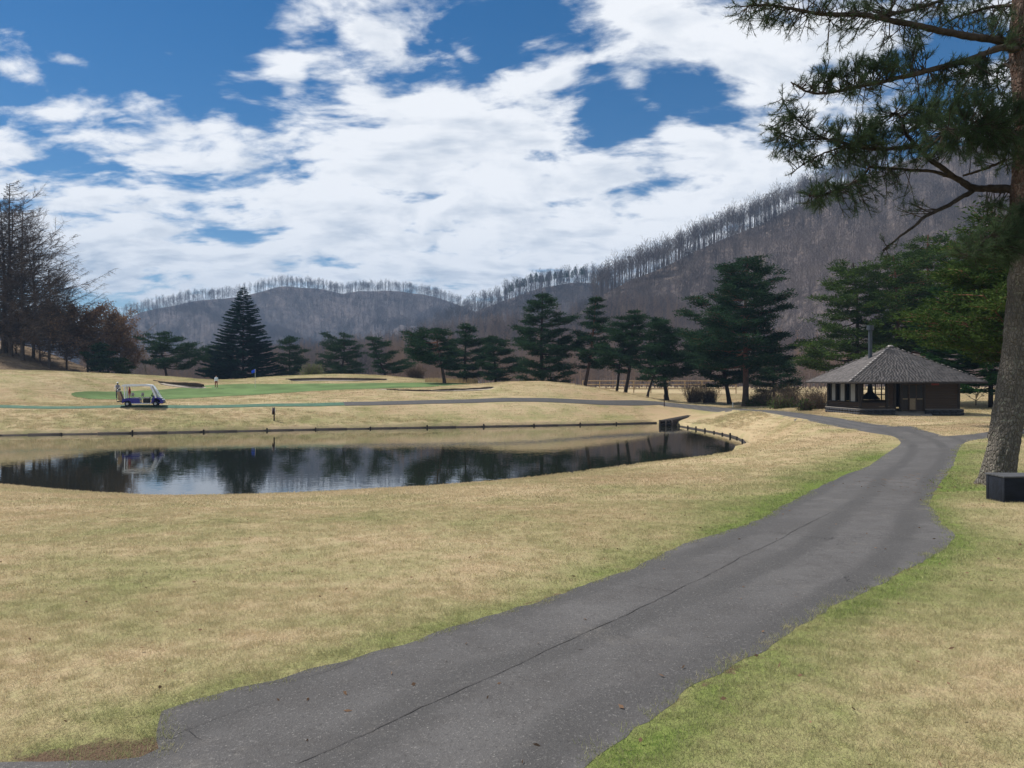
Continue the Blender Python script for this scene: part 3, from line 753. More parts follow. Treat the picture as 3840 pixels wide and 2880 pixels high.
def crack(px_pts, w, seed, k=s2, parent=path):
    c = smooth_line([hit(x * k, y * k) for x, y in px_pts], 0.08)
    rng = rs(seed); t_ = nrm(np.gradient(c, axis=0)); n = np.stack([-t_[:, 1], t_[:, 0]], 1)
    c = c + n * (np.cumsum(rng.normal(size=len(c))) * 0.005)[:, None]
    ww = w * rng.uniform(.4, 1.2, len(c)); ww[0] = ww[-1] = .001
    l = c + n * ww[:, None] / 2; r_ = c - n * ww[:, None] / 2
    g = Geo(); m = len(c)
    v = np.vstack([np.column_stack([l, H(l[:, 0], l[:, 1]) + .0105]), np.column_stack([r_, H(r_[:, 0], r_[:, 1]) + .0105])])
    i = np.arange(m - 1); g.add(v, np.stack([i, i + 1, m + i + 1, m + i], 1))
    return g.obj('crack', M['crack'], parent)
crack([(640, 1659), (800, 1585), (1050, 1468), (1300, 1352), (1500, 1258), (1640, 1190), (1720, 1150), (1800, 1108)], .007, 1)
crack([(1300, 1258), (1350, 1266), (1420, 1275), (1490, 1283)], .005, 2)
crack([(1660, 1150), (1760, 1163), (1900, 1165), (2040, 1172)], .006, 3)
crack([(360, 1600), (430, 1570), (500, 1545), (590, 1510)], .004, 4)
crack([(400, 1569), (415, 1600), (440, 1615)], .004, 5)
crack([(560, 1480), (640, 1470), (760, 1432)], .004, 6)

o, _ = sheet('green_mat_path', mat_poly, 0.6, 0.03, M['mat_green']); tag(o, 'green artificial turf strip of the far path', kind='structure')
o, _ = sheet('far_cart_path', asp2, 0.6, 0.03, M['asphalt']); tag(o, 'narrow grey far cart path beyond the pond', kind='structure')
o, _ = sheet('putting_green', green_poly, 0.8, 0.035, M['putt']); tag(o, 'smooth mown putting green', kind='structure')
names = ['pale sand bunker left of the putting green behind the cart', 'long pale sand bunker under the mound behind the green', 'dark lipped sand bunker in front of the green']
for (lip, DL, DF, dep), poly, lab in zip(bunkers, bunk_poly, names):
    o, _ = sheet('sand_bunker', smooth_line(poly, .6, True), 0.5, 0.05, M['sand']); tag(o, lab, kind='structure')
    c = smooth_line([tuple(at(px, py, DL)) for px, py in lip], 0.5)
    zz = H(c[:, 0], c[:, 1] + .3)
    top = np.maximum(c[:, 2], zz + .03)
    g = Geo(); m = len(c); th = .32
    rng = rs(int(DL)); top = top + rng.normal(size=m) * .015
    rows = [np.column_stack([c[:, 0], c[:, 1] + .55, zz - .3]), np.column_stack([c[:, 0], c[:, 1] + .45, top - .02]), np.column_stack([c[:, 0], c[:, 1] + .02, top]), np.column_stack([c[:, 0], c[:, 1] - .22, top - .10]), np.column_stack([c[:, 0], c[:, 1] - .10, top - th - .25])]
    v = np.stack(rows, 0); i = np.arange(m - 1)
    f = np.concatenate([np.stack([r_ * m + i, r_ * m + i + 1, (r_ + 1) * m + i + 1, (r_ + 1) * m + i], 1) for r_ in range(4)])
    g.add(v.reshape(-1, 3), f)
    g.obj('turf_lip', M['lip'], o, smooth=True)

# pond water
o, _ = sheet('pond_water', pond * 1.0, 3.0, 0.0, M['water'], zfun=lambda x, y: np.full(np.shape(x), WATER)); tag(o, 'dark still pond', kind='structure')
for p in o.data.polygons: p.use_smooth = False

# ------------------------------------------------------------------ hills
def hill(name, label, ridge, footD, material, rows=50, amp=10, freq=.012, step=6.0, p=0.9, seed=0, kind='structure'):
    rp = np.array([at(*r_) for r_ in ridge]); fd = np.array(footD, float)
    arr = smooth_line(np.column_stack([rp, fd]), step)
    n = len(arr); X, Y, Z, F = arr.T
    Z = Z * (1 + .035 * fbm(X * .02 + seed, Y * 0 + seed, 3))
    k = F / Y
    v = np.concatenate([np.linspace(0, 1, rows), np.linspace(1, 2, 14)[1:]])
    uu = np.concatenate([[0], np.cumsum(np.hypot(np.diff(X), np.diff(Y)))])
    out = []
    for t in v:
        if t <= 1:
            yy = F + (Y - F) * t; xx = X * (yy / Y); zz = Z * (t ** p)
            e = math.sin(math.pi * min(t, 1)) ** .8
        else:
            yy = Y + (Y - F) * (t - 1) * 0.8; xx = X * (yy / Y); zz = Z * (1 - (t - 1) ** 1.4); e = 0
        # spurs and gullies run down the slope
        sp = 1 - 2 * np.sqrt(fbm(uu * freq + seed * 3.1 + t * .9, np.full(n, seed * 1.7 + t * .6), 3) ** 2 + .012)
        zz = zz + amp * e * (sp - .92) + e * amp * .25 * fbm(uu * freq * 5, np.full(n, t * 6.0 + seed), 3)
        out.append(np.stack([xx, yy, zz - 1.5 * (1 - min(t, 1))], 1))
    V = np.array(out); m = len(v)
    idx = np.arange(m * n).reshape(m, n)
    q = np.stack([idx[:-1, :-1], idx[:-1, 1:], idx[1:, 1:], idx[1:, :-1]], -1).reshape(-1, 4)
    g = Geo(); g.add(V.reshape(-1, 3), q)
    o = g.obj(name, material, smooth=True); tag(o, label, kind=kind)
    return V, rows
far_r = [(-900, 1300, 1000), (-300, 1290, 1000), (100, 1262, 1000), (425, 1218, 1000), (521, 1170, 1000), (694, 1136, 1010), (833, 1124, 1020), (972, 1090, 1030), (1076, 1070, 1030), (1215, 1090, 1030), (1285, 1104, 1030), (1345, 1086, 1040), (1476, 1094, 1040), (1614, 1114, 1040), (1736, 1146, 1050), (1900, 1190, 1060), (2300, 1250, 1080)]
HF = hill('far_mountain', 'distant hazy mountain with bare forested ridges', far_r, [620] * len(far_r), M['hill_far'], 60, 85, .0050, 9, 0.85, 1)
mid_r = [(1500, 1330, 640), (1640, 1215, 690), (1760, 1170, 700), (1910, 1122, 720), (2048, 1080, 730), (2170, 1066, 740), (2240, 1066, 740), (2400, 1080, 745), (2700, 1060, 750), (3000, 1060, 750)]
HM = hill('middle_ridge', 'wooded middle ridge between the far mountain and the right-hand hill', mid_r, [470] * len(mid_r), M['hill_far'], 50, 16, .010, 7, 0.9, 2)
fot_r = [(300, 1415, 420), (700, 1390, 430), (1000, 1365, 430), (1400, 1325, 430), (1700, 1262, 430), (1900, 1235, 420), (2153, 1215, 410), (2400, 1180, 400), (2700, 1200, 390), (3100, 1220, 380), (3600, 1240, 370)]
HO = hill('foothill', 'low brown wooded foothill behind the pines', fot_r, [215] * len(fot_r), M['hill'], 40, 12, .016, 6, 0.8, 3)
rig_r = [(2090, 1290, 400), (2153, 1190, 410), (2240, 1118, 420), (2344, 1066, 430), (2465, 1018, 440), (2604, 951, 450), (2778, 868, 455), (2951, 790, 460), (3030, 759, 462), (3286, 650, 470), (3500, 590, 480), (3800, 520, 490), (4200, 480, 490), (4800, 480, 490)]
HR = hill('right_hill', 'steep bare wooded hill rising on the right', rig_r, [300, 275, 250, 240, 230, 225, 220, 215, 212, 208, 205, 200, 200, 200], M['hill'], 70, 20, .016, 5, 0.95, 4)
lef_r = [(-900, 1080, 128), (-500, 1170, 128), (-250, 1240, 125), (0, 1275, 128), (150, 1312, 128), (300, 1368, 126), (430, 1428, 124)]
HL = hill('left_bank', 'leaf littered brown bank under the bare larches', lef_r, [94, 94, 93, 92, 95, 104, 113], M['bank'], 24, .5, .06, 1.5, 0.9, 5)

# ------------------------------------------------------------------ vegetation
def prof(t, pts):
    return np.interp(t, [p[0] for p in pts], [p[1] for p in pts])
UMB = [(0, .75), (.25, 1), (.55, .85), (.8, .6), (1, .18)]
TALL = [(0, .55), (.15, .95), (.4, 1), (.6, .8), (.8, .5), (1, .1)]
LAYER = [(0, .6), (.12, 1), (.24, .72), (.36, .95), (.5, .6), (.62, .8), (.74, .45), (.86, .5), (1, .12)]


def pine(label, base_px, D, top, lx, rx, bot_py, tr=.2, profile=TALL, seed=1, leaf='pine', bark='bark_red', limbs=34, dens=1.0, bend=.4, name='pine_tree', cat='pine tree', group=None, size=1.0):
    rng = rs(seed)
    b = spot(base_px, D); tp = at(top[0], top[1], D); zb = EYE - (bot_py - HORIZON) / FPX * D
    root = thing(name, label, cat, tuple(b), 0, group)
    Ht = tp[2] - b[2]; hb = zb - b[2]
    sx = tp[0] - b[0]
    hs = np.linspace(0, 1, 12)
    ph = rng.uniform(0, 6)
    bx = sx * hs ** .8 + bend * np.sin(hs * 4.5 + ph) * hs * (1 - hs * .6); by = bend * .8 * np.cos(hs * 4 + ph) * hs * (1 - hs) * 2
    def trunk_at(h):
        s_ = h / Ht
        return np.array([np.interp(s_, hs, bx), np.interp(s_, hs, by), h])
    tg_ = Geo()
    pts = np.column_stack([bx, by, hs * Ht]); pts[0, 2] = -.4
    rad = tr * (1 - .82 * hs); rad[0] *= 1.3
    tg_.tube(pts, rad, 9)
    cx = (lx + rx) / 2
    lw = (top[0] - lx) / FPX * D; rw = (rx - top[0]) / FPX * D
    lw = max(lw, .4); rw = max(rw, .4)
    pads = []; ps = []; pdir = []
    limbs = int(limbs * 1.25)
    for i in range(limbs):
        per = 4
        t = (i // per + rng.normal() * .30 + .5) * per / limbs; t = min(max(t, 0), 1)
        h = hb + (Ht - hb) * (t * .97)
        th = i * 2.39996 + rng.uniform(-.5, .5)
        c, s_ = math.cos(th), math.sin(th)
        o = trunk_at(h)
        # crown axis follows the middle of its outline, so a one-sided crown keeps its lean
        reach = (rw if c > 0 else lw) * abs(c) + (lw + rw) / 2 * .85 * (1 - abs(c))
        L = max(.25, reach * prof(t, profile) * rng.uniform(.45, 1.2))
        rise = .22 * (t - .35) + rng.uniform(-.16, .2)
        k = 6; ss = np.linspace(0, 1, k)
        wob = rng.normal(size=2) * .06 * L
        lp = np.column_stack([c * L * ss + wob[0] * np.sin(ss * 3), s_ * L * ss + wob[1] * np.sin(ss * 3), L * (rise * ss + .16 * ss ** 2 - .10 * np.sin(ss * 3.1))]) + o
        r0 = max(.02, min(tr * .38, .016 * L + .02)) * (1 - .3 * t)
        tg_.tube(lp, r0 * (1 - .75 * ss), 4, cap=False)
        nb = int((2 + L * 2.2) * dens) + 1
        for j in range(nb):
            u = rng.uniform(.28, 1.0) ** .8
            q = np.array([np.interp(u, ss, lp[:, a]) for a in range(3)])
            sd = rng.choice([-1, 1]); an = th + sd * rng.uniform(.3, 1.2)
            bl = L * rng.uniform(.14, .34) * (1.15 - .5 * abs(u - .6)) + .15
            e = q + np.array([math.cos(an) * bl, math.sin(an) * bl, bl * rng.uniform(-.05, .3)])
            tg_.tube([q, (q + e) / 2 + [0, 0, .02 * bl], e], [r0 * .3, r0 * .25, .006], 3, cap=False)
            m = max(2, int(bl / .28) + 1)
            for w in np.linspace(.35, 1.05, m):
                pads.append(q + (e - q) * w); ps.append(rng.uniform(.75, 1.25))
        pads.append(lp[-1]); ps.append(1.0)
    pads = np.array(pads); ps = np.array(ps)
    n = 19
    P = np.repeat(pads, n, 0); S = np.repeat(ps, n)
    off = rng.normal(size=P.shape) * np.array([.25, .25, .065]) * S[:, None] * size
    d = nrm(off) * [1, 1, .8] + [0, 0, .35] + rng.normal(size=P.shape) * .35
    cg = Geo(); cg.leaves(P + off, d, rng.uniform(.18, .38, len(P)) * size, rng.uniform(.05, .10, len(P)) * size, rng)
    tg_.obj('trunk', M[bark], root, smooth=True)
    cg.obj('crown', M[leaf], root)
    return root


def fir(label, base_px, D, top, half_px, bot_py, seed=2, leaf='fir', name='fir_tree', cat='fir tree', droop=.18, whorl=.42, skew=1.0, prof_=None, dens=1.0):
    rng = rs(seed); b = spot(base_px, D); tp = at(top[0], top[1], D)
    root = thing(name, label, cat, tuple(b)); Ht = tp[2] - b[2]; hb = EYE - (bot_py - HORIZON) / FPX * D - b[2]
    W = half_px / FPX * D; sx = tp[0] - b[0]
    tg_ = Geo(); hs = np.linspace(0, 1, 10)
    tg_.tube(np.column_stack([sx * hs, 0 * hs, hs * Ht]), .012 * Ht * (1.05 - hs) + .01, 8)
    P = []; Dr = []; Ls = []; Ws = []
    h = hb
    while h < Ht - .15:
        t = (h - hb) / (Ht - hb)
        Lm = W * (prof(t, prof_) if prof_ else (1 - t) ** .82 + .02)
        nl = 8 if t < .8 else 6
        a0 = rng.uniform(0, 6)
        for i in range(nl):
            th = a0 + i * 2 * math.pi / nl + rng.uniform(-.25, .25)
            L = Lm * rng.uniform(.78, 1.1)
            if L < .12: continue
            k = max(4, int(L / .22)); ss = np.linspace(0, 1, k)
            dz = -droop * L * ss + (droop + .10) * L * ss ** 2.2 + rng.uniform(-.1, .1) * L * ss * .6
            lp = np.column_stack([math.cos(th) * L * ss, math.sin(th) * L * ss, dz]) + [sx * h / Ht, 0, h + rng.uniform(-.12, .12)]
            tg_.tube(lp, .02 * (1 - .8 * ss) * (.5 + L / W), 3, cap=False)
            m = int(L * 26 * dens) + 6
            u = rng.uniform(.12, 1, m) ** .75
            q = np.stack([np.interp(u, ss, lp[:, a]) for a in range(3)], 1)
            sd = rng.choice([-1, 1], m) * rng.uniform(.25, 1.0, m); an = th + sd
            wl = (.18 + .50 * (1 - u)) * L * .55 * rng.uniform(.4, 1, m) + .12
            d = np.column_stack([np.cos(an), np.sin(an), rng.uniform(-.22, .12, m)])
            P.append(q); Dr.append(d); Ls.append(wl); Ws.append(rng.uniform(.07, .13, m))
            q2 = q + d * wl[:, None] * .5 + rng.normal(size=q.shape) * .05
            an2 = an + rng.uniform(-.6, .6, m)
            P.append(q2); Dr.append(np.column_stack([np.cos(an2), np.sin(an2), rng.uniform(-.3, .2, m)])); Ls.append(wl * .5); Ws.append(rng.uniform(.06, .11, m))
        h += whorl * rng.uniform(.8, 1.2) * (1 - .45 * t)
    cg = Geo(); cg.leaves(np.vstack(P), np.vstack(Dr), np.concatenate(Ls), np.concatenate(Ws), rng)
    tg_.obj('trunk', M['bark_dark'], root, smooth=True); cg.obj('crown', M[leaf], root)
    return root


def bare_geo(rng, Ht, r0, spread=.35, first=.35, n1=12, n2=7, n3=6, up=.75, sides=5, tw=.03, lean=0.0):
    """leafless broadleaved tree: trunk, boughs, branches and a haze of twigs"""
    g = Geo(); hs = np.linspace(0, 1, 8)
    ph = rng.uniform(0, 6, 2)
    tx = lean * Ht * hs + .03 * Ht * np.sin(hs * 4 + ph[0]) * hs; ty = .03 * Ht * np.sin(hs * 4.6 + ph[1]) * hs
    trunk = np.column_stack([tx, ty, hs * Ht * .92]); trunk[0, 2] = -.3
    g.tube(trunk, r0 * (1 - .85 * hs) + .01, sides, cap=False)
    tp = []; td = []; tl = []
    for i in range(n1):
        t = first + (1 - first) * (i + rng.uniform(0, 1)) / n1
        o = np.array([np.interp(t, hs, trunk[:, a]) for a in range(3)])
        th = i * 2.4 + rng.uniform(-.5, .5); L = Ht * spread * (1.15 - .75 * t) * rng.uniform(.7, 1.2)
        ss = np.linspace(0, 1, 5); el = up * rng.uniform(.7, 1.3)
        bp = o + np.column_stack([math.cos(th) * L * ss, math.sin(th) * L * ss, L * (el * ss + .25 * ss ** 2)])
        rb = r0 * (1 - .8 * t) * .5 + .012
        g.tube(bp, rb * (1 - .8 * ss) + .006, 3, cap=False)
        for j in range(n2):
            u = rng.uniform(.25, 1); q = np.array([np.interp(u, ss, bp[:, a]) for a in range(3)])
            d = nrm(nrm(bp[-1] - bp[0]) + rng.normal(size=3) * .55 + [0, 0, .25]); l2 = L * rng.uniform(.2, .5)
            e = q + d * l2
            g.tube([q, (q + e) / 2 + rng.normal(size=3) * .04 * l2, e], [rb * .4, rb * .3, .008], 3, cap=False)
            for k in range(n3):
                w = rng.uniform(.2, 1); tp.append(q + (e - q) * w); td.append(nrm(d + rng.normal(size=3) * .7 + [0, 0, .2])); tl.append(l2 * rng.uniform(.35, .8))
    g.slivers(np.array(tp), np.array(td), np.array(tl), tw, rng)
    return g


def larch_geo(rng, Ht, r0, W, hb=.12, n=70, tw=.028, ntw=26, lsag=.12, right=None):
    """leafless larch: straight mast, long level limbs with upturned tips, fringes of twigs"""
    g = Geo(); hs = np.linspace(0, 1, 9)
    mast = np.column_stack([.012 * Ht * np.sin(hs * 5 + rng.uniform(0, 6)) * hs, .01 * Ht * np.sin(hs * 4) * hs, hs * Ht]); mast[0, 2] = -.4
    g.tube(mast, r0 * (1 - .9 * hs) + .012, 7, cap=False)
    P = []; Dd = []; Ll = []
    for i in range(n):
        t = hb + (1 - hb) * ((i + rng.uniform(0, 1)) / n) ** .95
        o = np.array([np.interp(t, hs, mast[:, a]) for a in range(3)])
        th = i * 2.4 + rng.uniform(-.4, .4)
        L = W * (1.08 - t) ** .72 * rng.uniform(.55, 1.1)
        if right: L *= 1 + right * math.cos(th)
        ss = np.linspace(0, 1, 6)
        z = L * (-lsag * ss + (lsag + .22) * ss ** 2.4 + (.18 * t) * ss)
        lp = o + np.column_stack([math.cos(th) * L * ss, math.sin(th) * L * ss, z])
        g.tube(lp, (r0 * .26 * (1 - .6 * t)) * (1 - .85 * ss) + .008, 3, cap=False)
        m = int(ntw * L / W) + 4
        u = rng.uniform(.15, 1, m); q = np.stack([np.interp(u, ss, lp[:, a]) for a in range(3)], 1)
        an = th + rng.choice([-1, 1], m) * rng.uniform(.4, 1.2, m)
        d = nrm(np.column_stack([np.cos(an), np.sin(an), rng.uniform(-.5, .45, m)])); l2 = rng.uniform(.12, .30, m) * L * (1.2 - u) + .2
        P.append(q); Dd.append(d); Ll.append(l2)
        for _ in range(3):
            w = rng.uniform(.2, .9, m)[:, None]
            P.append(q + d * l2[:, None] * w); Dd.append(nrm(d + rng.normal(size=d.shape) * .7)); Ll.append(l2 * rng.uniform(.3, .7, m))
    g.slivers(np.vstack(P), np.vstack(Dd), np.concatenate(Ll), tw, rng)
    return g


# ---- pines and firs round the green, left to right
pine('small dark flat-topped pine left of the tall conical fir', 628, 122, (600, 1252), 515, 745, 1385, .22, UMB, 11, 'pine', 'bark_dark', 24, 1.2, .3)
fir('tall dark conical fir standing behind the blue flag', 912, 128, (912, 1078), 150, 1428, 12, 'fir', droop=.02, whorl=.50, dens=1.5)
pine('short dark bushy pine close against the left foot of the tall fir', 800, 132, (815, 1290), 742, 880, 1420, .2, TALL, 13, 'pine', 'bark_dark', 26, 1.3, .3)
pine('short pine with level branches close on the right of the tall fir', 1090, 130, (1085, 1262), 1030, 1155, 1405, .2, LAYER, 14, 'pine', 'bark_dark', 30, 1.2, .3)
pine('tiered pine with cloud-like pads behind the mound bunker', 1278, 128, (1290, 1252), 1175, 1378, 1398, .22, LAYER, 15, 'pine', 'bark_dark', 28, 1.25, .5)
pine('leaning pine with its top bent to the left beside the tiered pine', 1450, 122, (1392, 1262), 1370, 1512, 1402, .2, [(0, .8), (.3, 1), (.5, .7), (.75, .45), (1, .25)], 16, 'pine', 'bark_dark', 26, 1.2, .2)
pine('low spreading pine with a slanting bare trunk right of the green', 1668, 104, (1640, 1235), 1490, 1730, 1375, .24, UMB, 17, 'pine', 'bark_red', 34, 1.25, .5)
pine('full round-headed pine behind the low spreading pine', 1745, 112, (1745, 1212), 1670, 1830, 1425, .25, TALL, 18, 'pine', 'bark_dark', 40, 1.3, .3)
pine('dark pine filling the gap left of the tallest middle pine', 1860, 108, (1850, 1258), 1785, 1945, 1425, .22, TALL, 19, 'pine', 'bark_dark', 38, 1.3, .3)
pine('tall broad dark pine standing on the brow of the right mound', 2035, 100, (2030, 1093), 1918, 2172, 1432, .30, LAYER, 20, 'pine', 'bark_dark', 58, 1.25, .3)
pine('pine with a narrow spiky top right of the broad mound pine', 2188, 98, (2240, 1108), 2165, 2335, 1380, .24, [(0, .6), (.2, 1), (.45, .95), (.62, .45), (.8, .3), (1, .1)], 21, 'pine', 'bark_red', 44, 1.25, .3)
pine('forked-looking pine with two dark stems above the bright field', 2342, 92, (2385, 1165), 2300, 2455, 1365, .22, UMB, 22, 'pine', 'bark_dark', 40, 1.25, .4)
pine('slender dark pine stem leaning beside the forked-looking pine', 2310, 94, (2345, 1215), 2270, 2400, 1400, .18, UMB, 23, 'pine', 'bark_dark', 26, 1.2, .4)
pine('rounded pine with layered boughs above the dark stake', 2505, 89, (2465, 1193), 2385, 2585, 1405, .24, LAYER, 24, 'pine', 'bark_dark', 46, 1.3, .3)
pine('small crooked pine leaning right under the layered boughs', 2425, 88, (2475, 1290), 2400, 2560, 1440, .15, UMB, 25, 'pine', 'bark_dark', 20, 1.0, .6)
pine('dark low-branched pine just left of the big red-trunked pine', 2738, 87, (2690, 1215), 2560, 2790, 1440, .26, TALL, 26, 'pine', 'bark_dark', 50, 1.3, .3)
pine('big tall pine with a slanting red trunk beside the path', 2795, 81, (2800, 962), 2612, 2968, 1380, .34, [(0, .75), (.15, 1), (.35, .95), (.55, .8), (.75, .62), (.9, .45), (1, .15)], 27, 'pine', 'bark_red', 80, 1.25, .35)
pine('short dark pine in the scrub between the red-trunked pine and the hut', 2905, 88, (2900, 1330), 2830, 3000, 1470, .16, TALL, 28, 'pine', 'bark_dark', 26, 1.2, .3)
# ---- trees about the hut
pine('open olive pine with long level branches behind the flue of the hut', 3225, 72, (3200, 985), 2985, 3420, 1390, .28, [(0, .9), (.2, 1), (.4, .8), (.6, .55), (.75, .62), (.9, .6), (1, .3)], 29, 'pine_olive', 'bark_dark', 52, .9, .5)
pine('open olive pine with a slanting red stem behind the roof ridge', 3420, 70, (3340, 960), 3200, 3560, 1330, .26, [(0, .7), (.3, 1), (.6, .9), (.85, .6), (1, .2)], 30, 'pine_olive', 'bark_red', 48, .9, .6)
pine('tall olive pine with twin red stems right of the roof ridge', 3520, 74, (3480, 880), 3330, 3680, 1300, .28, [(0, .6), (.3, 1), (.6, .9), (.85, .6), (1, .2)], 31, 'pine_olive', 'bark_red', 50, 1.0, .6)
fir('dense dark green fir beside the right end of the hut', 3715, 62, (3720, 860), 270, 1455, 32, 'fir_green', droop=.22, whorl=.55, dens=.9, prof_=[(0, .95), (.3, 1), (.6, .75), (1, .05)])
pine('leafy olive pine reaching over the hut roof from the right', 3900, 30, (3850, 820), 3400, 4150, 1350, .22, [(0, 1), (.25, .85), (.5, .62), (.75, .5), (1, .3)], 33, 'pine_olive', 'bark_red', 84, 2.0, .2, size=.62)
# ---- bare larches on the left bank
def put(name, label, cat, g, p, material, part='trunk', group=None):
    root = thing(name, label, cat, tuple(p), 0, group); g.obj(part, material, root); return root
def bank_spot(px, D):
    x = (px - 1920) / FPX * D
    V = HL[0].reshape(-1, 3); k = np.argmin((V[:, 0] - x) ** 2 + (V[:, 1] - D) ** 2)
    return np.array([x, D, max(V[k, 2], float(H(x, D))) - .1])
for px, D, top, W, sd, r_, lab in ((40, 119, 690, 6.0, 41, .5, 'tallest bare larch at the left edge of the picture'), (84, 118, 790, 9.5, 42, .8, 'bare larch with long level limbs reaching right over the bank'),
                               (-60, 118, 720, 7.0, 43, .2, 'bare larch half cut off by the left edge'), (185, 118, 1000, 5.6, 44, .7, 'smaller bare larch on the lower slope of the left bank'), (12, 120, 760, 6.5, 45, .3, 'bare larch just behind the tallest one at the left edge')):
    p = bank_spot(px, D); Ht = (EYE + (HORIZON - top) / FPX * D) - p[2]
    put('bare_larch', lab, 'larch tree', larch_geo(rs(sd), Ht, .013 * Ht, W, .10, int(Ht * 7), .038, 58, .12, r_), p, M['bare_dark'], 'trunk', 'bare larches on the left bank')
for px, D, top, sd, lab in ((25, 121, 740, 46, 'broad feathery bare tree behind the larches at the left edge'), (125, 121, 870, 47, 'broad bare tree spreading between the larches and the thicket'), (-70, 121, 760, 48, 'broad bare tree mostly outside the left edge')):
    p = bank_spot(px, D); Ht = (EYE + (HORIZON - top) / FPX * D) - p[2]
    put('bare_tree', lab, 'tree', bare_geo(rs(sd), Ht, .012 * Ht, .36, .18, 30, 11, 12, .6, 6, .04), p, M['bare_dark'])
# brown-leaved trees and dark bushes at the foot of the bank
def leafy(label, px, D, top_py, wpx, seed, leaf='brownleaf', n=2600, name='brown_leaved_tree', cat='tree', ls=.22, group=None, spread=.42, woody='bare_dark', nb=(14, 8, 4)):
    p = bank_spot(px, D) if px < 430 else spot(px, D)
    rng = rs(seed); Ht = (EYE + (HORIZON - top_py) / FPX * D) - p[2]
    g = bare_geo(rng, Ht, .016 * Ht, spread, .15, nb[0], nb[1], nb[2], .55, 5, .03)
    root = thing(name, label, cat, tuple(p), 0, group); g.obj('trunk', M[woody], root)
    W = wpx / FPX * D / 2
    if n:
        V = np.vstack(g.v); V = V[V[:, 2] > Ht * .12]; q = V[rng.randint(len(V), size=n)] + rng.normal(size=(n, 3)) * [.35, .35, .25]
        c = Geo(); c.leaves(q, rng.normal(size=(n, 3)), rng.uniform(.6, 1.3, n) * ls, rng.uniform(.5, 1, n) * ls * .6, rng); c.obj('crown', M[leaf], root)
    return root
GB = 'brown-leaved trees under the left bank'
for px, D, top, n, sd, lab in ((150, 120, 1165, 6500, 51, 'rust-brown thicket tree under the long larch limbs'), (250, 121, 1165, 7500, 52, 'rust-brown tree in the middle of the left thicket'), (330, 121, 1160, 7500, 53, 'brown tree with a paler top above the dark bushes'),
                              (405, 122, 1180, 8500, 54, 'orange-brown rounded tree at the right end of the thicket'), (450, 124, 1250, 5500, 55, 'low yellowish brown tree at the right foot of the thicket'), (60, 121, 1190, 6500, 56, 'dark brown tree low behind the larch stems'), (-60, 121, 1180, 6000, 57, 'dark brown tree at the left edge behind the bank')):
    leafy(lab, px, D, top, 100, sd, 'brownleaf', n, ls=.36, group=GB, spread=.5)
pine('dark evergreen bush-like pine at the foot of the left thicket', 378, 118, (375, 1285), 325, 425, 1405, .16, TALL, 58, 'pine', 'bark_dark', 30, 1.4, .2)
pine('very small dark pine between the thicket and the flat-topped pine', 455, 120, (455, 1345), 425, 490, 1408, .1, TALL, 59, 'pine_olive', 'bark_dark', 16, 1.3, .2)
leafy('leafless grey tree rising behind the flat-topped pine', 545, 140, 1225, 60, 60, n=0, name='bare_tree', woody='bare', nb=(14, 8, 8))
# shrubs
def shrub(label, px, D, top_py, wpx, seed, leaf=None, n=420, name='bare_shrub', cat='shrub', group=None, nl=0):
    p = spot(px, D); rng = rs(seed); Ht = max(.5, (EYE + (HORIZON - top_py) / FPX * D) - p[2]); W = wpx / FPX * D / 2
    root = thing(name, label, cat, tuple(p), 0, group); g = Geo()
    b = np.column_stack([rng.uniform(-W * .55, W * .55, n), rng.uniform(-W * .4, W * .4, n), np.zeros(n) - .05])
    d = np.column_stack([rng.normal(size=n) * .35, rng.normal(size=n) * .35, np.ones(n)])
    L = Ht * rng.uniform(.5, 1.05, n)
    g.slivers(b, d, L, .035, rng)
    for _ in range(4):
        w = rng.uniform(.25, .9, n)[:, None]; q = b + nrm(d) * L[:, None] * w
        g.slivers(q, nrm(d) + rng.normal(size=(n, 3)) * .55, L * rng.uniform(.15, .4, n), .022, rng)
    g.obj('twigs', M['shrubtwig'], root)
    if nl:
        q = b[rng.randint(n, size=nl)] + nrm(rng.normal(size=(nl, 3)) + [0, 0, .6]) * rng.uniform(.1, 1, nl)[:, None] * [W * .9, W * .6, Ht * .95]
        q[:, 2] = np.abs(q[:, 2]); c = Geo(); c.leaves(q, rng.normal(size=(nl, 3)) + [0, 0, .4], rng.uniform(.12, .26, nl), rng.uniform(.06, .12, nl), rng); c.obj('foliage', M[leaf], root)
    return root
shrub('pale green leafy shrub between the small pine and the tiered pine', 1170, 124, 1358, 90, 71, 'paleleaf', 260, 'leafy_shrub', nl=2600)
shrub('greyish bare shrub standing left of the slanting pine trunk', 1560, 122, 1365, 90, 72)
for i, (px, D, top, w, lab, lf) in enumerate(((2605, 92, 1425, 90, 'tangled bare shrub right of the layered pine', 0), (2660, 90, 1440, 80, 'bare twiggy shrub behind the white stake', 0), (2870, 80, 1440, 110, 'bare twiggy shrub right of the red-trunked pine', 0),
        (2960, 74, 1430, 110, 'bare twiggy shrub midway from the red-trunked pine to the hut', 0), (3060, 64, 1440, 110, 'dense bare shrub against the left side of the hut', 0), (2840, 80, 1478, 90, 'low olive bush at the foot of the red-trunked pine', 1200), (2930, 73, 1480, 100, 'low olive and brown bush on the path verge', 900), (3020, 62, 1490, 60, 'knee-high bush on the verge nearest the hut', 500))):
    shrub(lab, px, D, top, w, 80 + i, 'pine_olive' if lf else None, 420, nl=lf)
leafy('fine leafless sapling right of the hut under the dark fir', 3660, 66, 1425, 60, 95, n=0, name='bare_sapling', woody='bare_dark', nb=(14, 6, 6))
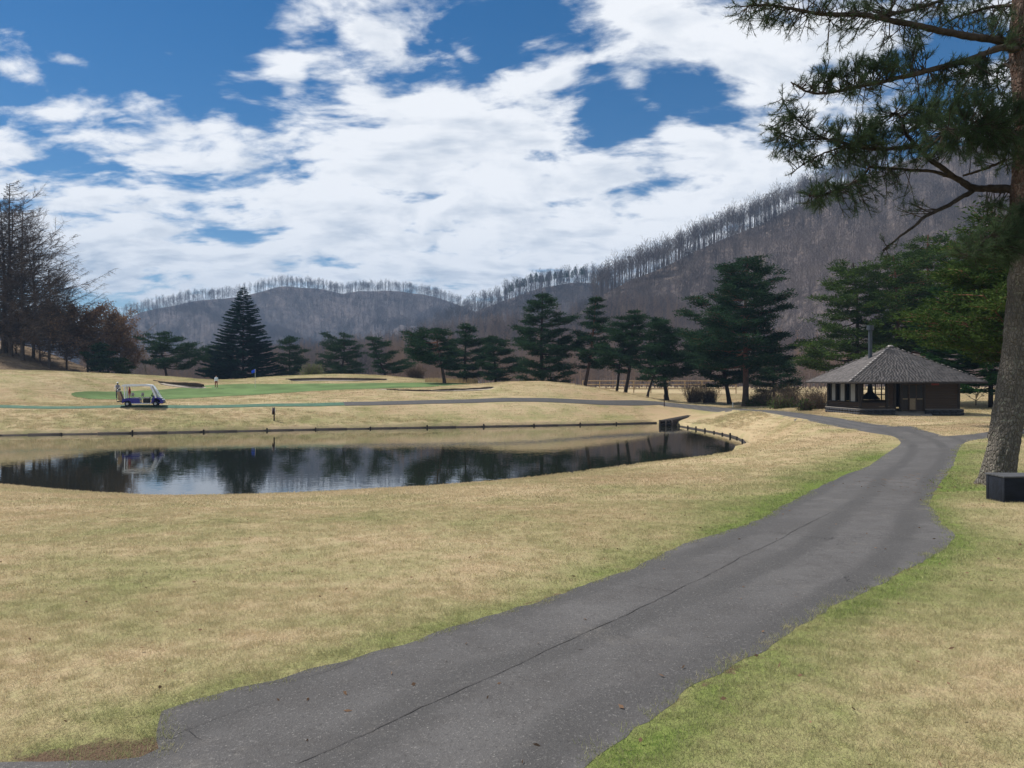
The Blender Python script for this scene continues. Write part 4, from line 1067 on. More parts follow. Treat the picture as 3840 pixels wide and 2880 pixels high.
# tall dry reeds behind the green
def reeds(label, px0, px1, D0, D1, top_py, n, seed):
    rng = rs(seed); px = rng.uniform(px0, px1, n); D = rng.uniform(D0, D1, n); X = (px - 1920) / FPX * D
    b = np.column_stack([X, D, H(X, D) - .05]); Ht = (EYE + (HORIZON - top_py) / FPX * D) - b[:, 2]
    g = Geo(); g.slivers(b, np.column_stack([rng.normal(size=n) * .15, rng.normal(size=n) * .15, np.ones(n)]), np.clip(Ht, .5, 3) * rng.uniform(.6, 1.1, n), .06, rng)
    tag(g.obj('dry_reeds', M['straw']), label, 'reeds', kind='stuff')
reeds('pale dry reeds behind the right end of the green', 1595, 1790, 108, 118, 1415, 2200, 5)

# ---- woods on the hills: one prototype set and its points in one mesh, instanced by geometry nodes
def scatter(name, label, protos, pts, rot, scl, which, mats, attrs=None, cat=None, tilt=None):
    g = Geo(); proto_id = []
    for k, pg in enumerate(protos):
        n0 = g.n
        for v, f, mi in zip(pg.v, pg.f, pg.mi):
            pass
        off = 0
        V = np.vstack(pg.v); F = np.vstack([f if f.shape[1] == 4 else np.column_stack([f, f[:, 2]]) for f in pg.f]); MI = np.concatenate(pg.mi)
        g.v.append(V); g.f.append(F + g.n); g.mi.append(MI); g.n += len(V); proto_id += [k + 1] * len(V)
    npv = g.n
    g.v.append(np.asarray(pts)); g.n += len(pts)
    me = g.mesh(name, mats)
    nV = len(me.vertices)
    def attr(nm, typ, arr):
        a = me.attributes.new(nm, typ, 'POINT'); a.data.foreach_set('value', arr)
    attr('proto', 'INT', np.array(proto_id + [0] * len(pts), np.int32))
    attr('which', 'INT', np.concatenate([np.zeros(npv), np.asarray(which) + 1]).astype(np.int32))
    attr('turn', 'FLOAT', np.concatenate([np.zeros(npv), rot]).astype(np.float32))
    attr('size', 'FLOAT', np.concatenate([np.zeros(npv), scl]).astype(np.float32))
    for nm, arr in (attrs or {}).items(): attr(nm, 'FLOAT', np.concatenate([np.zeros(npv), arr]).astype(np.float32))
    o = link(name, me); tag(o, label, cat, kind='stuff')
    ng = bpy.data.node_groups.new(name + '_nodes', 'GeometryNodeTree')
    ng.interface.new_socket('Geometry', in_out='INPUT', socket_type='NodeSocketGeometry'); ng.interface.new_socket('Geometry', in_out='OUTPUT', socket_type='NodeSocketGeometry')
    N = ng.nodes; Lk = ng.links
    gi = N.new('NodeGroupInput'); go = N.new('NodeGroupOutput'); join = N.new('GeometryNodeJoinGeometry')
    def named(nm, typ):
        n = N.new('GeometryNodeInputNamedAttribute'); n.data_type = typ; n.inputs[0].default_value = nm; return n.outputs[0]
    def eq(sock, v):
        n = N.new('FunctionNodeCompare'); n.data_type = 'INT'; n.operation = 'EQUAL'
        ins = [i for i in n.inputs if i.type == 'INT']; Lk.new(sock, ins[0]); ins[1].default_value = v; return n.outputs[0]
    def sep(geo, sel):
        n = N.new('GeometryNodeSeparateGeometry'); n.domain = 'POINT'; Lk.new(geo, n.inputs[0]); Lk.new(sel, n.inputs[1]); return n.outputs[0]
    for k in range(len(protos)):
        pr = sep(gi.outputs[0], eq(named('proto', 'INT'), k + 1)); po = sep(gi.outputs[0], eq(named('which', 'INT'), k + 1))
        mp = N.new('GeometryNodeMeshToPoints'); Lk.new(po, mp.inputs[0])
        ins = N.new('GeometryNodeInstanceOnPoints'); Lk.new(mp.outputs[0], ins.inputs['Points']); Lk.new(pr, ins.inputs['Instance'])
        c = N.new('ShaderNodeCombineXYZ'); Lk.new(named('turn', 'FLOAT'), c.inputs[2]); e = N.new('FunctionNodeEulerToRotation'); Lk.new(c.outputs[0], e.inputs[0]); Lk.new(e.outputs[0], ins.inputs['Rotation'])
        Lk.new(named('size', 'FLOAT'), ins.inputs['Scale']); Lk.new(ins.outputs[0], join.inputs[0])
    Lk.new(join.outputs[0], go.inputs[0])
    md = o.modifiers.new('scatter', 'NODES'); md.node_group = ng
    return o


def on_hill(HV, n, seed, v0=0.0, v1=1.0, keep=None):
    V, rows = HV; rng = rs(seed); m = V.shape[1]
    # area weighted
    a = V[:rows - 1, :-1]; b = V[:rows - 1, 1:]; c = V[1:rows, :-1]
    ar = np.linalg.norm(np.cross(b - a, c - a), axis=-1)
    r0 = int(v0 * (rows - 1)); r1 = max(r0 + 1, int(v1 * (rows - 1))); ar[:r0] = 0; ar[r1:] = 0
    px = 1920 + FPX * a[..., 0] / a[..., 1]; ar = np.where((px > -500) & (px < 4400), ar, 0)
    k = rng.choice(ar.size, n, p=ar.ravel() / ar.sum()); i, j = np.unravel_index(k, ar.shape)
    u = rng.rand(n, 1); v = rng.rand(n, 1)
    p = (V[i, j] * (1 - u) + V[i, j + 1] * u) * (1 - v) + (V[i + 1, j] * (1 - u) + V[i + 1, j + 1] * u) * v
    p[:, 2] -= .3
    return p
rg = rs(77)
bare_protos = [bare_geo(rs(200 + i), 13, .17, .28, .35, 11, 6, 5, .95, 3, .075) for i in range(4)]
larch_protos = [larch_geo(rs(300 + i), 14, .15, 2.4, .2, 40, .06, 12) for i in range(3)]
pine_proto = []
def small_pine_geo(seed, H0=14):
    rng = rs(seed); g = Geo(); g.tube([[0, 0, -.3], [.2, 0, H0 * .5], [0, .1, H0]], [.2, .15, .03], 4, mi=1)
    n = 1100; t = rng.rand(n); th = rng.rand(n) * 6.28; r_ = 2.6 * np.interp(t, [0, .2, .6, 1], [.7, 1, .8, .15]) * rng.uniform(.3, 1, n)
    lay = np.round(t * 7) / 7 * .6 + t * .4
    q = np.column_stack([np.cos(th) * r_, np.sin(th) * r_, H0 * (.45 + .55 * lay)])
    g.leaves(q, rng.normal(size=(n, 3)) * [1, 1, .4] + [0, 0, .3], rng.uniform(.5, 1.1, n), rng.uniform(.2, .4, n), rng); return g

def wood(name, label, HV, n, seed, mats, protos, s0=.75, s1=1.25, v0=0, v1=1.0):
    p = on_hill(HV, n, seed, v0, v1); r_ = rs(seed + 1)
    scatter(name, label, protos, p, r_.uniform(0, 6.28, n), r_.uniform(s0, s1, n), r_.randint(0, len(protos), n), mats)
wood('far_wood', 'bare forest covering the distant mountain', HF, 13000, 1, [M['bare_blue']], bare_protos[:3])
wood('ridge_wood', 'bare forest covering the middle ridge', HM, 4500, 2, [M['bare_far']], bare_protos[:3])
wood('foothill_wood', 'brown larch and oak wood on the foothill', HO, 4200, 3, [M['larch']], larch_protos, .6, 1.0)
wood('foothill_wood', 'grey bare trees mixed into the foothill wood', HO, 2600, 4, [M['bare_far']], bare_protos, .6, 1.0)
wood('hillside_wood', 'grey-brown bare forest on the steep right-hand hill', HR, 7200, 5, [M['bare_far']], bare_protos, .42, .95, 0.0, .97)
# larches on the valley floor behind the pines
n = 900; r_ = rs(8); D = r_.uniform(150, 230, n); px = r_.uniform(1450, 3900, n); X = (px - 1920) / FPX * D
scatter('larch_wood', 'rust-coloured leafless larch wood on the flat ground behind the pines', larch_protos, np.column_stack([X, D, H(X, D) - .2]), r_.uniform(0, 6, n), r_.uniform(.55, .9, n), r_.randint(0, 3, n), [M['larch']])

# ---- the row of trees one can tell apart along the crests
def crest_trees(HV, px0, px1, n, name, label, cat, meshes, hm, seed, group, part=None):
    V, rows = HV; r_ = rs(seed); ridge = V[rows - 1]; rp = 1920 + FPX * ridge[:, 0] / ridge[:, 1]
    for i in range(n):
        p = px0 + (px1 - px0) * (i + r_.uniform(.1, .9)) / n
        q = np.array([np.interp(p, rp, ridge[:, a]) for a in range(3)])
        o = link(name, meshes[i % len(meshes)]); o.location = (q[0], q[1] + r_.uniform(-15, 4), q[2] - .4)
        o.rotation_euler = (r_.uniform(-.05, .05), r_.uniform(-.05, .05), r_.uniform(0, 6.28)); s_ = hm * r_.uniform(.8, 1.15); o.scale = (s_ * r_.uniform(.8, 1.2), s_, s_)
        tag(o, label, cat, group)
cm = [bare_geo(rs(400 + i), 16 * (.85 + .3 * (i % 4) / 3), .17, .21, .25 + .2 * (i % 3) / 2, 17, 8, 8, 1.3, 4, .04).mesh('bare_tree', [M['bare']]) for i in range(6)]
crest_trees(HR, 2215, 3330, 285, 'bare_tree', 'leafless tree in the row along the crest of the right-hand hill', 'tree', cm, .98, 61, 'bare trees along the right-hand crest')
def crest_wood(HV, px0, px1, n, name, label, hm, seed):
    V, rows = HV; r_ = rs(seed); ridge = V[rows - 1]; rp = 1920 + FPX * ridge[:, 0] / ridge[:, 1]
    p = r_.uniform(px0, px1, n); q = np.stack([np.interp(p, rp, ridge[:, a]) for a in range(3)], 1); q[:, 1] += r_.uniform(-30, 4, n); q[:, 2] -= .4
    scatter(name, label, [bare_geo(rs(420 + i), 13, .2, .22, .42, 11, 6, 5, 1.15, 3, .10) for i in range(4)], q, r_.uniform(0, 6.28, n), hm * r_.uniform(.55, 1.25, n), r_.randint(0, 4, n), [M['bare_blue']])
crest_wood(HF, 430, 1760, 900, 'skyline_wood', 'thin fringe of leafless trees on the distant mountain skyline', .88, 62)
crest_wood(HM, 1740, 2260, 200, 'skyline_wood', 'thin fringe of leafless trees on the middle ridge', 1.05, 63)
crest_wood(HR, 2215, 3330, 420, 'skyline_wood', 'grey haze of leafless trees filling the gaps along the right-hand crest', 1.0, 65)
cp = [small_pine_geo(500 + i).mesh('pine_tree', [M['pine'], M['bark_dark']]) for i in range(3)]
crest_trees(HM, 1890, 2225, 22, 'pine_tree', 'tiny dark pine standing on the top of the middle ridge', 'pine tree', cp, .92, 64, 'pines along the middle ridge')

# ------------------------------------------------------------------ the rest hut
def hut():
    W, Dp = 6.8, 5.4
    root = thing('rest_hut', 'low dark timber rest hut with a grey pyramid shake roof', 'hut', (23.5, 52.0, -.66))
    EV = 2.27; rng = rs(70)
    cube = Geo(); cube.box((-.5, -.5, -.5), (.5, .5, .5))
    meshes = {}
    def piece(name, lo, hi, m, parent=root, jit=0.0, lab=None):
        key = (name, m)
        if key not in meshes: meshes[key] = cube.mesh(name, [M[m]])
        o = link(name, meshes[key], parent)
        lo = np.array(lo); hi = np.array(hi); o.location = tuple((lo + hi) / 2 + rng.normal(size=3) * jit); o.scale = tuple(hi - lo)
        if lab: o['label'] = lab
        return o
    piece('floor', (.05, .05, -.1), (W - .05, Dp - .05, .30), 'concrete')
    # field stone footing, stone by stone
    sg = []
    for k in range(4):
        g = Geo(); v = np.array([[x, y, z] for x in (-.5, .5) for y in (-.5, .5) for z in (-.5, .5)]) * rng.uniform(.84, 1.0, (8, 3))
        g.add(v, [[0, 1, 3, 2], [4, 6, 7, 5], [0, 4, 5, 1], [2, 3, 7, 6], [0, 2, 6, 4], [1, 5, 7, 3]]); sg.append(g.mesh('stone', [M['stone']]))
    footing = piece('footing', (-.04, -.04, -.3), (W + .04, Dp + .04, .02), 'stone')
    def stones(a, b, axis_, at_, out):
        for row in range(2):
            x = a
            while x < b - .05:
                w = min(rng.uniform(.28, .55), b - x); o = link('stone', sg[rng.randint(4)], root)
                c = x + w / 2; z = .02 + row * .2 + .09
                th = .26 + rng.uniform(-.03, .03)
                o.location = (c, at_ + out * .02, z) if axis_ == 'x' else (at_ + out * .02, c, z)
                o.scale = (w * .97, th, .20) if axis_ == 'x' else (th, w * .97, .20)
                x += w
    stones(0, 2.36, 'x', 0, -1); stones(4.4, W + .2, 'x', 0, -1); stones(-.1, Dp, 'y', 0, -1); stones(0, Dp, 'y', W, 1)
    for lo, hi in (((-.10, -.12, .40), (2.36, .12, .45)), ((4.40, -.12, .40), (W + .1, .12, .45)), ((-.14, .12, .40), (.10, Dp, .452)), ((W - .1, .12, .40), (W + .12, Dp, .452))):
        piece('ledge', lo, hi, 'ledge')
    # boarded walls
    def boards(x0, x1, z0, z1, y, n, axis_='x', m='wallwood'):
        h = (z1 - z0) / n
        for i in range(n):
            d = rng.uniform(-.006, .006) + (.012 if i % 2 else 0)
            if axis_ == 'x': piece('board', (x0, y - .03 + d, z0 + i * h + .006), (x1, y + .03 + d, z0 + (i + 1) * h - .004), m)
            else: piece('board', (y - .03 + d, x0, z0 + i * h + .006), (y + .03 + d, x1, z0 + (i + 1) * h - .004), m)
    boards(.18, 1.82, .45, .87, .06, 3); boards(1.9, 2.34, .45, EV, .06, 11); boards(4.42, W - .1, .45, EV, .06, 11)
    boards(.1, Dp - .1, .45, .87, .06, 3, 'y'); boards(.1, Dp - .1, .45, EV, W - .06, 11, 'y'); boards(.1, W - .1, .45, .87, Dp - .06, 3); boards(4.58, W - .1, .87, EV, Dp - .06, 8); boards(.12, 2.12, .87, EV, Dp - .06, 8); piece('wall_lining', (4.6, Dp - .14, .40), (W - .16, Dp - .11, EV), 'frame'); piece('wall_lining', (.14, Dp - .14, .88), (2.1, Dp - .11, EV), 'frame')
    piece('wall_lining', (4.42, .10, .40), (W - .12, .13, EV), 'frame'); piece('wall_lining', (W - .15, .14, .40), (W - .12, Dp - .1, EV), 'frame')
    for x, y in ((.08, .08), (W - .08, .08), (.08, Dp - .08), (W - .08, Dp - .08), (1.86, .08), (2.38, .06), (2.80, .06), (4.38, .06)):
        piece('post', (x - .08, y - .08, .3), (x + .08, y + .08, EV + .06), 'frame')
    piece('wall_plate', (0.0, .0, EV - .12), (W, .15, EV + .02), 'frame'); piece('wall_plate', (0, .16, EV - .12), (.15, Dp, EV + .02), 'frame'); piece('wall_plate', (W - .15, .16, EV - .12), (W, Dp, EV + .02), 'frame'); piece('wall_plate', (.16, Dp - .15, EV - .12), (W - .16, Dp, EV + .02), 'frame')
    # front window and the windows through the back
    def window(lo, hi, nx_, nz_, axis_='x', glass=False):
        w = link('window', None, root); w.empty_display_size = .1
        (a0, p, z0), (a1, _, z1) = lo, hi; t_ = .035
        def bar(a, b, c, d): 
            if axis_ == 'x': piece('glazing_bar', (a, p - .03, c), (b, p + .03, d), 'frame', w)
            else: piece('glazing_bar', (p - .03, a, c), (p + .03, b, d), 'frame', w)
        for i in range(nx_ + 1): x = a0 + (a1 - a0) * i / nx_; bar(x - t_, x + t_, z0, z1)
        for i in range(nz_ + 1): z = z0 + (z1 - z0) * i / nz_; bar(a0, a1, z - t_, z + t_)
        return w
    window((.2, .06, .90), (1.80, .06, 2.15), 1, 1)
    window((2.2, Dp - .06, .90), (4.5, Dp - .06, 2.15), 5, 3)
    # left wall: pale sliding panels between open bays
    w = link('window', None, root)
    ys = [(.68, 1.55), (2.35, 3.2), (3.9, 4.7)]
    for y0, y1 in ys: piece('panel', (.05, y0 + .06, .92), (.08, y1 - .06, 2.14), 'panel', w)
    for y in (.16, .68, 1.55, 2.35, 3.2, 3.9, 4.7, 5.2): piece('mullion', (.01, y - .06, .88), (.12, y + .06, EV - .1), 'frame', w)
    piece('sill', (-.03, .1, .86), (.14, Dp - .1, .91), 'frame', w); piece('sill', (.1, -.03, .86), (1.82, .12, .905), 'frame', root)
    # sliding doors, one leaf pushed open on the left
    for k, (x0, x1) in enumerate(((2.88, 3.30), (3.34, 3.80), (3.84, 4.30))):
        d = link('door', None, root); d.location = (0, 0, 0)
        y = .02 if k != 1 else -.04
        for a in (x0, x1): piece('stile', (a - .035, y, .32), (a + .035, y + .05, 2.14), 'wallwood', d)
        for z in (.36, 1.12, 2.10): piece('door_rail', (x0 + .035, y - .004, z - .04), (x1 - .035, y + .046, z + .04), 'doorpanel' if z == 1.12 else 'wallwood', d)
        piece('door_panel', (x0 + .035, y + .015, .40), (x1 - .035, y + .03, 1.08), 'doorpanel' if k == 1 else 'frame', d)
        piece('pane', (x0 + .035, y + .018, 1.16), (x1 - .035, y + .028, 2.06), 'soot', d)
    piece('step', (2.3, -.75, -.15), (4.5, -.08, .10), 'concrete', lab='low concrete step below the sliding doors')
    piece('sign', (4.85, -.03, 2.05), (5.35, .02, 2.17), 'red', lab='small dark red sign board under the eave')
    # roof: deck, courses of shakes, hips
    A = np.array([[-1.2, -1.1, EV], [W + 1.2, -1.1, EV], [W + 1.2, Dp + 1.1, EV], [-1.2, Dp + 1.1, EV]]); apex = np.array([W / 2, Dp / 2, 4.79])
    g = Geo(); low = A - [0, 0, .10]; g.add(np.vstack([A, low, apex[None]]), [[0, 1, 8, 8], [1, 2, 8, 8], [2, 3, 8, 8], [3, 0, 8, 8], [0, 4, 5, 1], [1, 5, 6, 2], [2, 6, 7, 3], [3, 7, 4, 0]])
    g.add(low, [[0, 3, 2, 1]])
    roof = g.obj('roof', M['frame'], root)
    for k in range(4):
        a, b = A[k], A[(k + 1) % 4]; nrm_ = nrm(np.cross(b - a, apex - a)); g = Geo(); rows = 24
        for r0 in range(rows):
            t0 = r0 / rows; t1 = min(1, (r0 + 1.35) / rows)
            p0, p1 = a + (apex - a) * t0, b + (apex - b) * t0; q0, q1 = a + (apex - a) * t1, b + (apex - b) * t1
            n = max(1, int(np.linalg.norm(p1 - p0) / .22)); cut = np.sort(np.clip((np.arange(n + 1) + rng.uniform(-.25, .25, n + 1)) / n, 0, 1)); cut[0] = 0; cut[-1] = 1
            for u0, u1 in zip(cut[:-1], cut[1:]):
                h = .022 + rng.uniform(-.003, .004); dn = (a - apex) * rng.uniform(-.004, .006)
                P0, P1 = p0 + (p1 - p0) * (u0 + .003) + dn, p0 + (p1 - p0) * (u1 - .003) + dn; Q0, Q1 = q0 + (q1 - q0) * u0, q0 + (q1 - q0) * u1
                v = np.array([P0 + nrm_ * h, P1 + nrm_ * h, Q1 + nrm_ * .012, Q0 + nrm_ * .012, P0, P1, Q1, Q0])
                g.add(v, [[0, 1, 2, 3], [0, 4, 5, 1], [1, 5, 6, 2], [3, 7, 4, 0]])
        tag(g.obj('shakes', M['shake'], roof), 'weathered grey shakes laid in courses', kind='stuff')
        # hip
        hc = Geo(); hc.box((-.09, -.14, 0), (.09, .14, .03)); me = hc.mesh('hip_shake', [M['shake_pale']])
        for i in range(17):
            t0 = (i + .5) / 17; p = a + (apex - a) * t0 + [0, 0, .055]
            d = Vector(apex - a).normalized(); q = d.to_track_quat('Y', 'Z'); o = link('hip_shake', me, roof); o.location = tuple(p); o.rotation_mode = 'QUATERNION'; o.rotation_quaternion = q; o.scale = (rng.uniform(.4, 1.1), rng.uniform(.5, 1.1), rng.uniform(.3, 1.2))
    cap = Geo(); cap.tube([apex + [0, 0, .0], apex + [0, 0, .09]], [.22, .16], 8); cap.obj('ridge_cap', M['shake_pale'], roof)
    # flue and hearth hood
    fl = Geo(); fl.tube([(1.92, 2.6, 2.0), (1.92, 2.6, 5.95)], .135, 14); flue = fl.obj('flue', M['flue'], root, smooth=False); flue['label'] = 'tall dark steel flue through the left roof slope'
    cp = Geo(); cp.tube([(1.92, 2.6, 5.95), (1.92, 2.6, 6.28)], .24, 14); cp.obj('flue_cap', M['flue'], flue)
    hd = Geo(); hd.tube([(1.92, 2.6, 1.02), (1.92, 2.6, 1.10), (1.92, 2.6, 1.55), (1.92, 2.6, 2.0)], [.66, .62, .20, .15], 16); hd.obj('hearth_hood', M['soot'], root)
    ht = Geo(); ht.tube([(1.92, 2.6, .30), (1.92, 2.6, .62)], [.6, .55], 12); ht.obj('hearth', M['stone'], root)
hut()


# ------------------------------------------------------------------ people
def person(label, loc, rz, mats, pose='stand', Hh=1.68, cap=None, sleeves=None):
    k = Hh / 1.68
    J = {'pelvis': ((0, 0, .93), (.125, .15)), 'waist': ((.01, 0, 1.06), (.105, .135)), 'chest': ((.0, 0, 1.27), (.12, .165)), 'neck': ((.005, 0, 1.43), (.055, .055)), 'chin': ((.02, 0, 1.50), (.07, .065)), 'face': ((.025, 0, 1.58), (.095, .078)), 'crown': ((.015, 0, 1.655), (.06, .055))}
    E = [('pelvis', 'waist'), ('waist', 'chest'), ('chest', 'neck'), ('neck', 'chin'), ('chin', 'face'), ('face', 'crown')]
    J['nose'] = ((.125, 0, 1.565), (.014, .012)); E.append(('face', 'nose'))
    for s, n in ((1, 'l'), (-1, 'r')):
        sw = .12 * s if pose == 'walk' else 0.03 * s
        J[n + 'sh'] = ((0, .165 * s, 1.38), (.065, .065)); J[n + 'el'] = ((-.03 - sw * .6, .225 * s, 1.12), (.045, .045)); J[n + 'wr'] = ((.06 - sw, .235 * s, .90), (.028, .030)); J[n + 'pa'] = ((.085 - sw, .235 * s, .83), (.022, .036))
        E += [('chest', n + 'sh'), (n + 'sh', n + 'el'), (n + 'el', n + 'wr'), (n + 'wr', n + 'pa')]
        for f, (dx, L) in enumerate(((-.028, .062), (-.010, .075), (.010, .080), (.027, .072))):
            a, b = f'{n}f{f}a', f'{n}f{f}b'
            J[a] = ((.09 - sw + dx, .235 * s, .83 - L * .55), (.009, .009)); J[b] = ((.10 - sw + dx, .225 * s, .83 - L), (.008, .008)); E += [(n + 'pa', a), (a, b)]
        J[n + 'ta'] = ((.125 - sw, .222 * s, .835), (.010, .010)); J[n + 'tb'] = ((.135 - sw, .212 * s, .80), (.009, .009)); E += [(n + 'wr', n + 'ta'), (n + 'ta', n + 'tb')]
        lg = .16 * s if pose == 'walk' else .02 * s
        J[n + 'hip'] = ((0, .085 * s, .88), (.095, .09)); J[n + 'kn'] = ((.02 + lg * .6, .095 * s, .49), (.058, .058)); J[n + 'an'] = ((-.03 + lg, .10 * s, .09), (.042, .042)); J[n + 'he'] = ((-.06 + lg, .10 * s, .04), (.038, .036)); J[n + 'to'] = ((.15 + lg, .115 * s, .03), (.030, .042))
        E += [('pelvis', n + 'hip'), (n + 'hip', n + 'kn'), (n + 'kn', n + 'an'), (n + 'an', n + 'he'), (n + 'an', n + 'to')]
        J[n + 'ear'] = ((.015, .083 * s, 1.57), (.012, .012)); E.append(('face', n + 'ear'))
    names_ = list(J); ix = {a: i for i, a in enumerate(names_)}
    me = bpy.data.meshes.new('skeleton'); me.from_pydata([tuple(np.array(J[a][0]) * k) for a in names_], [(ix[a], ix[b]) for a, b in E], [])
    o = bpy.data.objects.new('person', me); COL.objects.link(o)
    md = o.modifiers.new('skin', 'SKIN'); sk = me.skin_vertices[0].data
    for a in names_: sk[ix[a]].radius = tuple(np.array(J[a][1]) * k); sk[ix[a]].use_root = (a == 'pelvis')
    ss = o.modifiers.new('sub', 'SUBSURF'); ss.levels = 1; ss.render_levels = 1
    dg = bpy.context.evaluated_depsgraph_get(); m2 = bpy.data.meshes.new_from_object(o.evaluated_get(dg))
    bpy.data.objects.remove(o, do_unlink=True)
    # order: skin, hair, top, trousers, shoes, sleeves
    for nm in ('skin', 'hair', mats[0], mats[1], 'shoe', sleeves or mats[0]): m2.materials.append(M[nm])
    for p in m2.polygons:
        c = p.center / k; p.use_smooth = True
        if c.z > 1.455: mi = 1 if (c.z > 1.615 or c.x < -.02) else 0
        elif c.z < .085: mi = 4
        elif abs(c.y) > .19 and c.z < .89: mi = 0
        elif abs(c.y) > .185: mi = 5
        elif c.z > .95: mi = 2
        else: mi = 3
        p.material_index = mi
    root = link('person', m2); root.location = loc; root.rotation_euler = (0, 0, rz); tag(root, label, 'person')
    if cap:
        g = Geo(); th = np.linspace(0, 2 * np.pi, 14, endpoint=False); rings = []
        for z, r_ in ((1.60, .105), (1.64, .104), (1.685, .085), (1.71, .045)): rings.append(np.column_stack([.02 + r_ * np.cos(th), .92 * r_ * np.sin(th), np.full(14, z)]))
        v = np.vstack(rings + [np.array([[.02, 0, 1.718]])]) * k; f = [[i * 14 + j, i * 14 + (j + 1) % 14, (i + 1) * 14 + (j + 1) % 14, (i + 1) * 14 + j] for i in range(3) for j in range(14)] + [[42 + j, 42 + (j + 1) % 14, 56, 56] for j in range(14)]
        g.add(v, f)
        vis = np.array([[.10, -.07, 1.605], [.10, .07, 1.605], [.20, .045, 1.595], [.20, -.045, 1.595]]) * k; g.add(np.vstack([vis, vis + [0, 0, .012]]), [[0, 1, 2, 3], [4, 7, 6, 5], [2, 6, 7, 3], [1, 5, 6, 2], [0, 3, 7, 4]])
        g.obj('cap', M[cap], root, smooth=True)
    return root
gp = hit(811, 1457); person('golfer in a white jacket and dark red trousers walking on the green', (gp[0], gp[1], float(H(*gp)) + .035), R(-60), ('jacket', 'trouser_red'), 'walk', 1.66, None)
p = spot(441, 77); person('golfer in a grey vest, white sleeves and white cap behind the cart', (p[0], p[1], p[2] + .03), R(115), ('vest', 'trouser_navy'), 'stand', 1.70, 'white', 'jacket')
p = spot(486, 67.7); person('golfer in a dark red top standing behind the rear seat of the cart', (p[0], p[1], p[2] + .02), R(-150), ('top_red', 'trouser_tan'), 'stand', 1.62, None)


